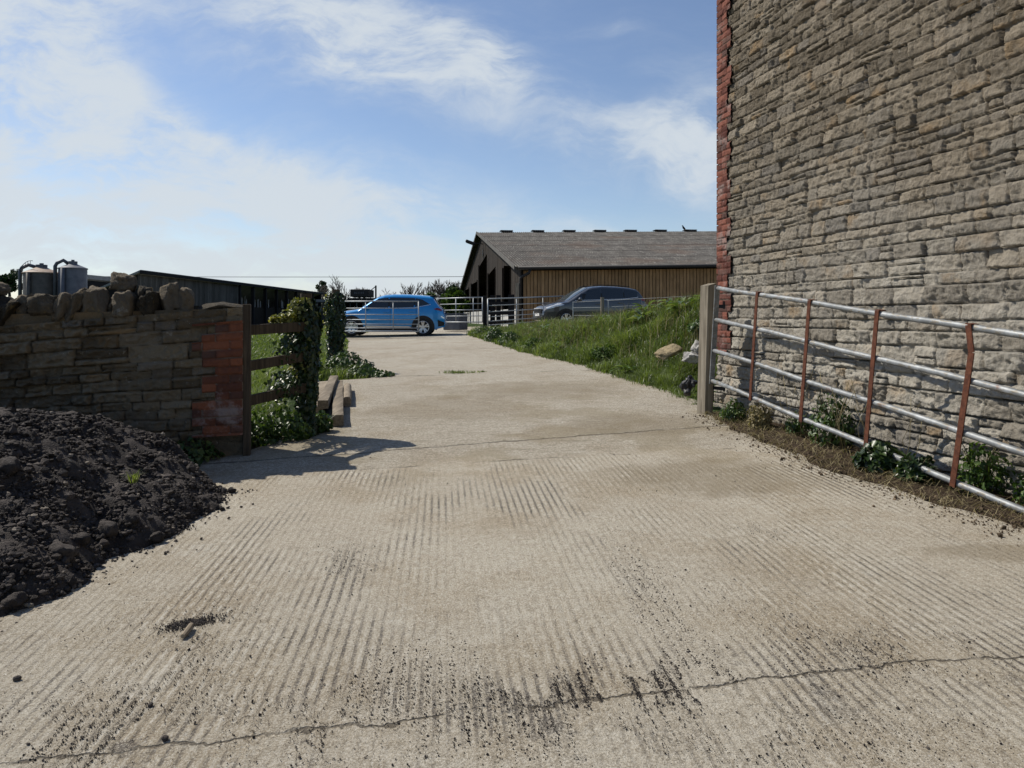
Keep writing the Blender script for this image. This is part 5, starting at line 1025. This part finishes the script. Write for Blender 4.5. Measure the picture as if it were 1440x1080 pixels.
def wheel(x, side, yface, r, root, spokes=5, split=True):
    c = (x, side * (yface - .11), r)
    t = MB(); V, F = lathe([(r * .66, .105), (r * .70, .118), (r * .9, .12), (r * .985, .10), (r, .05), (r, -.08), (r * .93, -.11), (r * .6, -.11)], 40, c, side); t.add(V, F, .5); ty = t.build("wheel", MAT['rubber'], root, True, True)
    d = MB(); V, F = lathe([(r * .67, .07), (.02, .045)], 40, c, side); d.add(V, F, .5); d.build("wheel_disc", MAT['alloy_dark'], ty, True, True)
    m = MB(); V, F = lathe([(r * .62, .11), (r * .655, .118), (r * .69, .112), (r * .69, .08), (r * .62, .08)], 40, c, side); m.add(V, F, .5)
    for k in range(spokes):
        for o in ((-.16, .16) if split else (0,)):
            a = 2 * math.pi * k / spokes + .3; a1 = a + o * 1.25; p = Vector((c[0] + .05 * math.cos(a + o), c[1] + side * .085, c[2] + .05 * math.sin(a + o))); q = Vector((c[0] + r * .655 * math.cos(a1), c[1] + side * .105, c[2] + r * .655 * math.sin(a1))); m.bar(p, q, .05 if split else .075, .025, up=(0, side, 0), r=.5)
    V, F = lathe([(.065, .08), (.055, .11), (.001, .112)], 20, c, side); m.add(V, F, .5); m.build("rim", MAT['alloy'], ty, False, True); return ty
def finish_car(C, root, paintm, xf, xr, r, windows, belt, lamps, handle_x, mirror, sill=(.22, .36)):
    C.body(MAT[paintm], root)
    for sd in (-1, 1):
        C.patch("pillar_trim", [windows[0][1][0], windows[-1][1][1], windows[-1][1][2], windows[0][1][3]], sd, MAT['trim'], root, .004, 24, 6)
        for nm, q in windows: C.patch("side_window", q, sd, MAT['glass'], root, .008)
        for q in belt: C.patch("window_trim", q, sd, MAT['chrome'], root, .010, 14, 1)
        C.patch("sill_cladding", [(xr + r, sill[0]), (xf - r, sill[0]), (xf - r, sill[1]), (xr + r, sill[1])], sd, MAT['trim'], root, .008, 12, 3)
        for x in (xf, xr):
            m = MB(); V = []; F = []; K = 24; zc = r
            for i in range(K + 1):
                a = math.pi * (-.12 + 1.24 * i / K)
                for rr in (0.0, r * 1.08, r * 1.26): X = x + rr * math.cos(a); Z = zc + rr * math.sin(a) ; Z = max(Z, .2); V.append((X, sd * (float(C.half(X, min(Z, float(C.zt(X)) - .13), False)) + (.009 if rr else .005)), Z))
            for i in range(K):
                for k in (0, 1): f = (i * 3 + k, i * 3 + k + 1, (i + 1) * 3 + k + 1, (i + 1) * 3 + k); F.append(f if sd > 0 else f[::-1])
            m.add(V, F, .5); m.build("wheel_arch", MAT['trim'], root, True, True); wheel(x, sd, float(C.half(x, .6)) + .012, r, root)
        for hx, hz_ in handle_x: m = MB(); m.box((hx, sd * (float(C.half(hx, hz_)) + .018), hz_), (.20, .03, .035), None, .5, .008); m.build("door_handle", MAT[paintm], root, False, True)
        # shut lines of the doors
        for xa, xb in ((handle_x[0][0] - .16, handle_x[0][0] - .14), (handle_x[1][0] - .16, handle_x[1][0] - .15)): C.patch("door_gap", [(xa, .38), (xa + .010, .38), (xa + .010, C.zbelt - .02), (xa, C.zbelt - .02)], sd, MAT['trim'], root, .004, 1, 8)
        mx, mz = mirror; m = MB(); m.box((mx, sd * (float(C.half(mx, mz)) + .11), mz + .03), (.13, .20, .14), None, .5, .035); m.build("door_mirror", MAT[paintm], root, True, True)
        for nm, q, mt in lamps: C.patch(nm, q, sd, MAT[mt], root, .010, 6, 4)
def blue_car():
    px0 = at(549, 470.8, 27.55); z = float(G0(px0[0], 27.6)) + .004; root = thing("parked_car", (px0[0], 27.60, z), "bright blue crossover car seen side on behind the gate", "car", None, math.pi + math.radians(2.0))
    top = [(-2.14, .62), (-2.13, .86), (-2.06, 1.02), (-1.93, 1.16), (-1.76, 1.40), (-1.70, 1.50), (-1.62, 1.535), (-1.3, 1.565), (-.7, 1.60), (-.2, 1.605), (.15, 1.58), (.36, 1.52), (.62, 1.37), (.92, 1.16), (1.10, 1.045), (1.25, 1.02), (1.6, .97), (1.9, .90), (2.06, .80), (2.13, .68), (2.15, .55)]
    C = Car(top, .90, 1.605, 1.03, -2.14, 2.15)
    win = [("f", [(.92, 1.06), (-.02, 1.07), (-.02, 1.455), (.36, 1.41)]), ("r", [(-.08, 1.07), (-.98, 1.10), (-1.02, 1.44), (-.08, 1.46)]), ("q", [(-1.02, 1.105), (-1.58, 1.21), (-1.30, 1.38), (-1.05, 1.435)])]
    belt = [[(.98, 1.030), (-1.0, 1.066), (-1.0, 1.083), (.98, 1.047)], [(-1.0, 1.066), (-1.62, 1.19), (-1.62, 1.205), (-1.0, 1.083)]]
    lamps = [("tail_lamp", [(-1.72, 1.02), (-2.08, .93), (-2.05, 1.03), (-1.85, 1.07)], 'lamp_red'), ("headlamp", [(1.72, .82), (2.1, .70), (2.09, .77), (1.80, .90)], 'lamp_clear'), ("bumper_trim", [(-1.88, .62), (-2.12, .52), (-2.12, .40), (-1.9, .36)], 'trim'), ("reflector", [(-2.0, .72), (-2.11, .66), (-2.11, .71), (-2.0, .77)], 'lamp_clear')]
    finish_car(C, root, 'paint_blue', 1.34, -1.33, .345, win, belt, lamps, [(.05, .90), (-.92, .93)], (.78, 1.05))
    C.toppatch("windscreen", 1.05, .34, .66, .56, MAT['screen'], root); C.toppatch("rear_window", -1.74, -1.98, .54, .62, MAT['glass'], root)
    for sd in (-1, 1): C.patch("door_cladding", [(-.9, .33), (.9, .33), (.8, .41), (-.8, .37)], sd, MAT['alloy'], root, .014, 10, 2)
    sp = MB(); sp.box((-1.70, 0, 1.525), (.26, 1.16, .035), None, .5, .012); sp.build("spoiler", MAT['trim'], root, True, True)
    pl = MB(); pl.box((-2.15, 0, .72), (.012, .52, .11)); pl.build("number_plate", MAT['plate'], root, False, True)
blue_car()
def grey_car():
    c = at(829, 456, 30.4); z = float(G0(c[0], 30.4)) + .06; root = thing("parked_car", (c[0], 30.4, z), "dark grey family car parked by the oak boarded barn side", "car", None, math.pi + math.radians(17)); root.scale = (1.04, 1.04, 1.05)
    top = [(-2.26, .70), (-2.24, .95), (-2.17, 1.12), (-2.05, 1.28), (-1.88, 1.50), (-1.75, 1.585), (-1.5, 1.63), (-.9, 1.675), (-.3, 1.685), (.1, 1.655), (.35, 1.60), (.7, 1.42), (1.05, 1.20), (1.28, 1.07), (1.5, 1.035), (1.9, .955), (2.12, .85), (2.22, .72), (2.26, .5)]
    C = Car(top, .92, 1.685, 1.06, -2.26, 2.26)
    win = [("p", [(.98, 1.09), (.68, 1.09), (.66, 1.36), (.72, 1.33)]), ("f", [(.62, 1.09), (-.14, 1.11), (-.14, 1.535), (.40, 1.49)]), ("r", [(-.20, 1.11), (-1.12, 1.17), (-1.14, 1.53), (-.20, 1.545)]), ("q", [(-1.18, 1.175), (-1.72, 1.24), (-1.80, 1.44), (-1.18, 1.525)])]
    belt = [[(1.0, 1.055), (-1.15, 1.135), (-1.15, 1.155), (1.0, 1.075)], [(-1.15, 1.135), (-1.78, 1.205), (-1.78, 1.222), (-1.15, 1.155)], [(-1.75, 1.215), (-1.79, 1.215), (-1.93, 1.42), (-1.89, 1.42)]]
    lamps = [("tail_lamp", [(-1.92, 1.10), (-2.2, 1.02), (-2.16, 1.13), (-1.98, 1.19)], 'lamp_red'), ("headlamp", [(1.45, .90), (2.14, .72), (2.12, .80), (1.62, .98)], 'lamp_clear')]
    finish_car(C, root, 'paint_grey', 1.38, -1.33, .335, win, belt, lamps, [(.02, .93), (-.95, .98)], (.82, 1.08))
    C.toppatch("windscreen", 1.22, .34, .70, .58, MAT['screen'], root); C.toppatch("rear_window", -1.90, -2.1, .56, .62, MAT['glass'], root)
    g = MB(); g.box((2.235, 0, .66), (.05, .95, .17), None, .5, .02); g.build("grille", MAT['trim'], root, False, True)
    g = MB(); g.box((2.262, 0, .765), (.02, .8, .03), None, .5); g.build("grille_bar", MAT['chrome'], root, False, True)
    g = MB(); g.box((2.25, 0, .37), (.06, 1.1, .14), None, .5, .02); g.build("lower_grille", MAT['trim'], root, False, True)
    g = MB(); g.box((2.272, 0, .52), (.014, .52, .11)); g.build("number_plate", MAT['plate'], root, False, True)
    for sd in (-1, 1):
        r = MB(); r.tube([(-1.5, sd * .60, 1.64), (-.9, sd * .62, 1.69), (0, sd * .62, 1.695), (.25, sd * .6, 1.63)], .018, 6); r.build("roof_rail", MAT['trim'], root, True, True)
grey_car()

# ------------------------------------------------------------------ sheds and silos on the left
def long_shed():
    X = -17.9; root = thing("long_shed", (X, 34, .5), "long dark shed with grey vertical boards receding behind the stone wall", "shed"); z0 = .45; zt = 3.56
    m = MB(); y = 34.0; rg = np.random.default_rng(8)
    while y < 46.5: w = .17; b = 1.9 if y > 34.6 else z0; m.box((X, y + w / 2, (2.0 + zt) / 2), (.03, w - .02, zt - 2.0)); y += w
    m.build("upper_boards", MAT['board_grey'], root)
    m = MB(); m.box((X - .05, 50, 1.25), (.06, 32, 1.6)); m.build("low_wall", MAT['board_dark'], root)
    for yy in np.arange(46.6, 66.3, 2.45): m = MB(); m.box((X + .02, yy, 2.0), (.2, .2, 3.0)); m.build("front_post", MAT['board_black'], root)
    m = MB()
    for yy in np.arange(47, 66, .5):
        if rg.random() < .55: m.box((X - .9 - rg.random() * .5, yy, 2.2 + rg.random() * .25), (.03, .10 + .12 * rg.random(), .5 + rg.random() * .4))
    m.build("rear_slats", MAT['concrete_wall'], root)
    m = MB(); V = [(X + .25, 33.8, zt + .06), (X + .25, 66.5, zt + .06), (X - 3.4, 66.5, zt - 1.5), (X - 3.4, 33.8, zt - 1.5)]; V += [(a, b, c - .10) for a, b, c in V]; m.add(V, [(0, 1, 2, 3), (4, 7, 6, 5), (0, 4, 5, 1), (1, 5, 6, 2), (2, 6, 7, 3), (3, 7, 4, 0)], .5); m.build("roof", MAT['roof_pale'], root)
    m = MB(); m.box((X + .27, 50.1, zt - .05), (.03, 32.8, .16)); m.build("fascia", MAT['board_black'], root)
    m = MB(); m.add([(X - 3.3, 34.1, z0), (X - 3.3, 66.4, z0), (X - 3.3, 66.4, zt - 1.5), (X - 3.3, 34.1, zt - 1.5)], [(0, 1, 2, 3)]); m.add([(X, 34.05, z0), (X - 3.3, 34.05, z0), (X - 3.3, 34.05, zt - 1.46), (X, 34.05, zt - .1)], [(0, 1, 2, 3)]); m.add([(X, 66.3, z0), (X - 3.3, 66.3, z0), (X - 3.3, 66.3, zt - 1.46), (X, 66.3, zt - .1)], [(0, 1, 2, 3)]); m.build("closed_walls", MAT['board_black'], root)
long_shed()
def second_shed():
    X = -23.7; root = thing("pale_roofed_shed", (X, 40, .5), "low dark shed with a pale roof edge between the silos and the long shed", "shed"); m = MB(); m.add([(X, 39.6, .4), (X, 64, .4), (X - 2, 64, .4), (X - 2, 39.6, .4), (X, 39.6, 3.5), (X, 64, 3.5), (X - 2, 64, 2.5), (X - 2, 39.6, 2.5)], [(0, 1, 5, 4), (1, 2, 6, 5), (2, 3, 7, 6), (3, 0, 4, 7)], .4); m.build("walls", MAT['board_black'], root)
    m = MB(); V = [(X + .15, 39.4, 3.72), (X + .15, 64.2, 3.72), (X - 2.2, 64.2, 2.55), (X - 2.2, 39.4, 2.55)]; V += [(a, b, c - .24) for a, b, c in V]; m.add(V, [(0, 1, 2, 3), (4, 7, 6, 5), (0, 4, 5, 1), (1, 5, 6, 2), (2, 6, 7, 3), (3, 7, 4, 0)], .5); m.build("roof", MAT['roof_pale'], root)
second_shed()
def silo(px, pyt, pyc, Y, r, label, body, cone, seed):
    c = at(px, pyt, Y); ztop = c[2]; zc = at(px, pyc, Y)[2]; root = thing("feed_silo", (c[0], c[1], .5), label, "silo", "feed silos behind the stone wall")
    m = MB(); prof = []
    zz = np.linspace(1.6, ztop, 16)
    for i, z in enumerate(zz): prof += [(r, z), (r * .985, z + .03)] if i < len(zz) - 1 else [(r, z)]
    V = []; F = []; n = 40
    for rr, z in [(.25, .9)] + prof:
        for k in range(n): a = 2 * math.pi * k / n; V.append((c[0] + rr * math.cos(a), c[1] + rr * math.sin(a), z))
    for i in range(len(prof)):
        for k in range(n): F.append((i * n + k, i * n + (k + 1) % n, (i + 1) * n + (k + 1) % n, (i + 1) * n + k))
    m.add(V, F, .5); m.build("tank", MAT[body], root, True, False, 30)
    m = MB(); V = []; F = []
    for rr, z in ((r * 1.04, ztop - .04), (r * 1.04, ztop + .01), (r * .3, zc)):
        for k in range(n): a = 2 * math.pi * k / n; V.append((c[0] + rr * math.cos(a), c[1] + rr * math.sin(a), z))
    for i in range(2):
        for k in range(n): F.append((i * n + k, i * n + (k + 1) % n, (i + 1) * n + (k + 1) % n, (i + 1) * n + k))
    F.append(tuple(2 * n + k for k in range(n))); m.add(V, F, .5); cn = m.build("cone_roof", MAT[cone], root, True, False, 30)
    m = MB(); m.tube([(c[0], c[1], zc - .02), (c[0], c[1], zc + .14)], r * .32, 14); m.tube([(c[0], c[1], zc + .14), (c[0], c[1], zc + .22)], r * .12, 10); m.build("filler_cap", MAT['silo_grey'], cn, True, False, 30)
    m = MB(); x0 = c[0] - r * 1.10; m.tube([(x0, c[1] - .3, .6), (x0, c[1] - .3, ztop + .1), (x0 + .08, c[1] - .28, ztop + .25), (x0 + .35, c[1] - .2, ztop + .40), (c[0] - r * .35, c[1], zc + .02)], .09, 10); m.build("filling_pipe", MAT['silo_grey'], root, True)
    m = MB(); m.tube([(c[0] - r * .1, c[1] - r - .08, .6), (c[0] - r * .1, c[1] - r - .08, ztop - .02)], .10, 8); m.build("vent_pipe", MAT[body], root, True)
    for k in range(4): lg = MB(); a = math.pi / 4 + k * math.pi / 2; lg.tube([(c[0] + r * .95 * math.cos(a), c[1] + r * .95 * math.sin(a), .3), (c[0] + r * .95 * math.cos(a), c[1] + r * .95 * math.sin(a), 2.0)], .07, 6); lg.build("leg", MAT['silo_grey'], root)
    if seed:
        lad = MB(); p = lambda t: Vector((x0 + .05 + t * (c[0] - r * .3 - x0 - .05), c[1] - .4, ztop + .22 + .38 * math.sin(t * 1.7)))
        lad.tube([p(t) for t in np.linspace(0, 1.1, 8)], .016, 5); lad.tube([p(t) - Vector((0, 0, .16)) for t in np.linspace(0, .9, 8)], .014, 5)
        for t in np.linspace(.05, .9, 5): lad.tube([p(t), p(t) - Vector((0, 0, .16))], .012, 5)
        lad.build("guard_rail", MAT['silo_grey'], root, True)
silo(58.5, 384, 376.3, 36, .80, "shorter brown stained silo with a rusty cone top", 'silo_brown', 'silo_cone', 1)
silo(102.5, 377.5, 371.5, 36, .64, "taller blue grey silo with a filling pipe", 'silo_grey', 'silo_grey', 0)
def low_shed():
    root = thing("low_shed", (-13, 62, .7), "low grey open fronted shed seen over the blue car bonnet", "shed"); m = MB(); m.box((-12, 61.5, 2.72), (9, 3.4, .22)); m.build("roof", MAT['roof_pale'], root); m = MB(); m.box((-12, 63, 1.7), (9, .1, 2)); m.build("back_wall", MAT['board_black'], root)
    for x in np.arange(-16.4, -7.5, .55): m = MB(); m.box((x, 60, 2.2), (.09, .1, .9)); m.build("front_post", MAT['board_grey'], root)
    m = MB(); m.box((-12, 60, 1.25), (9, .14, 1.2)); m.build("front_wall", MAT['board_grey'], root)
low_shed()
def machine():
    root = thing("farm_trailer", (-10.4, 50, .8), "dark tipping trailer body with a raised post behind the blue car", "trailer"); a = at(497, 407.5, 50); b = at(522, 418, 50)
    m = MB(); m.box(((a[0] + b[0]) / 2, 50, (a[2] + b[2]) / 2), (b[0] - a[0], 2.0, a[2] - b[2]), None, .5, .03); bd = m.build("body", MAT['black_iron'], root)
    m = MB()
    for i, w in enumerate((.10, .06, .08, .05, .09, .07)): m.box((a[0] + .33 + i * .115, 48.985, a[2] - .25), (w * .7, .012, .13 + .03 * (i % 2)))
    m.build("side_marking", MAT['silo_grey'], bd)
    m = MB(); m.box(((a[0] + b[0]) / 2 + .1, 50, b[2] - .18), (1.9, 1.6, .22)); m.build("chassis", MAT['black_iron'], root)
    m = MB(); p = at(528.5, 401.5, 50); m.bar((p[0], 50, b[2] - .2), (p[0], 50, p[2]), .1, .1); m.bar((p[0], 50, p[2] - .05), (b[0], 50, a[2] - .02), .05, .05); m.build("headboard_post", MAT['black_iron'], root)
    for dx in (-.5, .6):
        for dy in (-.95, .95): w = MB(); V, F = lathe([(.2, .14), (.5, .15), (.56, .1), (.56, -.1), (.5, -.15), (.2, -.14)], 24, ((a[0] + b[0]) / 2 + dx, 50 + dy, 1.36)); w.add(V, F); w.build("wheel", MAT['rubber'], root, True)
    d = MB(); d.bar((a[0] - .1, 50, b[2] - .2), (a[0] - 1.2, 50, b[2] - .25), .12, .12); d.build("drawbar", MAT['black_iron'], root)
machine()
# overhead cable
_m = MB(); _p = [np.array((-64 + 62 * t, 62 + 3 * t, 1.4 + .0605 * 62 - 1.0 * t * (1 - t) * .6 - .1 * t)) for t in np.linspace(0, 1, 20)]; _m.tube(_p, .022, 5); tag(_m.build("overhead_cable", MAT['black_iron'], None, True), "thin overhead cable strung across the sky to the barn gable", "cable")

# ------------------------------------------------------------------ trees and hedge
def bare_tree(px, ptop, Y, seed, label, spread=.5, w=.11):
    rg = random.Random(seed); t = at(px, ptop, Y); z0 = .85; h = t[2] - z0; root = thing("bare_tree", (t[0], Y, z0), label, "tree", "bare trees beyond the farmyard"); tr_ = MB(); br = MB()
    def grow(p, d, L, r, lev):
        q = p + d * L; midp = p + d * L * .5 + Vector((rg.gauss(0, .04), rg.gauss(0, .04), 0)) * L; (tr_ if lev == 0 else br).tube([p, midp, q], [max(r, .02), max(r * .85, .017), max(r * .68, .013)], 6 if lev < 2 else 4)
        if lev >= 4: return
        for i in range(3 if lev < 3 else 3):
            nd = (d + Vector((rg.gauss(0, spread), rg.gauss(0, spread), rg.uniform(-.05, .35)))).normalized(); grow(p + d * L * rg.uniform(.55, 1.0), nd, L * rg.uniform(.52, .78), r * .55, lev + 1)
    for s in range(3): grow(Vector((t[0] + rg.uniform(-.3, .3), Y, z0)), Vector((rg.gauss(0, .1), 0, 1)).normalized(), h * .40, w * 1.4, 0)
    tr_.build("trunk", MAT['bark'], root, True); br.build("crown", MAT['twig'], root, True)
for i, (px, pt, Y, lb, sp) in enumerate([(478, 389, 85, "tall bare tree left of the dark trailer", .38), (458, 399, 88, "small bare tree over the end of the long shed", .4), (442, 401, 92, "leftmost thin bare tree above the long shed roof", .4), (506, 398, 95, "faint bare tree directly behind the dark trailer", .4), (572, 392, 80, "bare tree standing over the blue car roof", .36), (604, 391, 78, "slender bare tree above the rear of the blue car", .3), (622, 390, 75, "bare tree left of the dark conifer", .28), (630, 388, 82, "taller bare tree directly behind the dark conifer", .28), (648, 392, 86, "bare tree next to the barn gable", .35), (552, 404, 98, "low faint bare tree left of the one over the car roof", .4)]): bare_tree(px, pt, Y, 900 + i, lb, sp)
def leafy_mass(name, c, r, n, size, mat, seed, label, cat_, trunk=True, cone=False):
    rg = np.random.default_rng(seed); root = thing(name, (c[0], c[1], .85), label, cat_); th = rg.uniform(0, 2 * np.pi, n); k = 9; cen = rg.normal(0, .45, (k, 3)); w = rg.integers(0, k, n); p = rg.normal(0, 1, (n, 3)); p /= np.linalg.norm(p, axis=1, keepdims=True); p = cen[w] + p * (.42 * rg.random((n, 1)) ** .4)
    if cone: p[:, :2] *= np.clip(.9 - .5 * p[:, 2:3], .2, 1.3)
    pos = np.array(c) + p * np.array(r); V, q, t, rr = leaves(pos, p + rg.normal(0, .5, (n, 3)), size * rg.uniform(.6, 1.4, n), rg); mesh_np("crown", V, q, mat, root, True, {"rnd": rr}, F2=t)
    m = MB(); m.tube([(c[0], c[1], .7), (c[0] + .1, c[1], c[2] * .6 + .3), (c[0], c[1], c[2] + r[2] * .3)], [.16, .12, .05], 7)
    for i in range(5): a = rg.uniform(0, 6.28); m.tube([(c[0], c[1], c[2] - r[2] * .4), (c[0] + r[0] * .6 * math.cos(a), c[1] + r[1] * .6 * math.sin(a), c[2] + r[2] * rg.uniform(-.2, .5))], [.07, .02], 5)
    m.build("trunk", MAT['bark'], root, True)
leafy_mass("conifer_tree", at(637, 409, 70), (.95, .95, 1.15), 1500, .20, MAT['evergreen'], 71, "dark conifer between the bare trees left of the barn", "tree", True, True)
leafy_mass("evergreen_tree", at(453, 405, 90), (.8, .8, .75), 600, .2, MAT['evergreen'], 74, "small dark evergreen beside the bare trees above the long shed", "tree")
leafy_mass("green_bush", at(625, 421, 66), (1.3, 1.0, .9), 1300, .20, MAT['bush'], 72, "bright green bush showing behind the blue car tail", "bush"); leafy_mass("green_bush", at(648, 420, 62), (.95, .8, .9), 1100, .18, MAT['bush'], 73, "bright green bush against the barn gable edge", "bush")
leafy_mass("leafy_tree", at(12, 396, 60), (1.25, 1.0, .75), 1500, .17, MAT['evergreen'], 76, "dark leafy tree top left of the silos", "tree"); 
def hedge():
    rg = np.random.default_rng(66); n = 9000; x = rg.uniform(-75, 5, n); y = rg.uniform(104, 108, n); top = 2.9 + 1.0 * fbm(x * .25, x * 0, 3, 3); z = .5 + top * rg.random(n) ** .7; V, q, t, r = leaves(np.stack([x, y, z], 1), rg.normal(0, 1, (n, 3)) + np.array((0, -.5, .5)), rg.uniform(.3, .6, n), rg); o = mesh_np("far_hedge", V, q, MAT['evergreen'], None, True, {"rnd": r}, F2=t); tag(o, "dark distant hedge along the horizon behind the farm", "hedge", kind="stuff")
hedge()
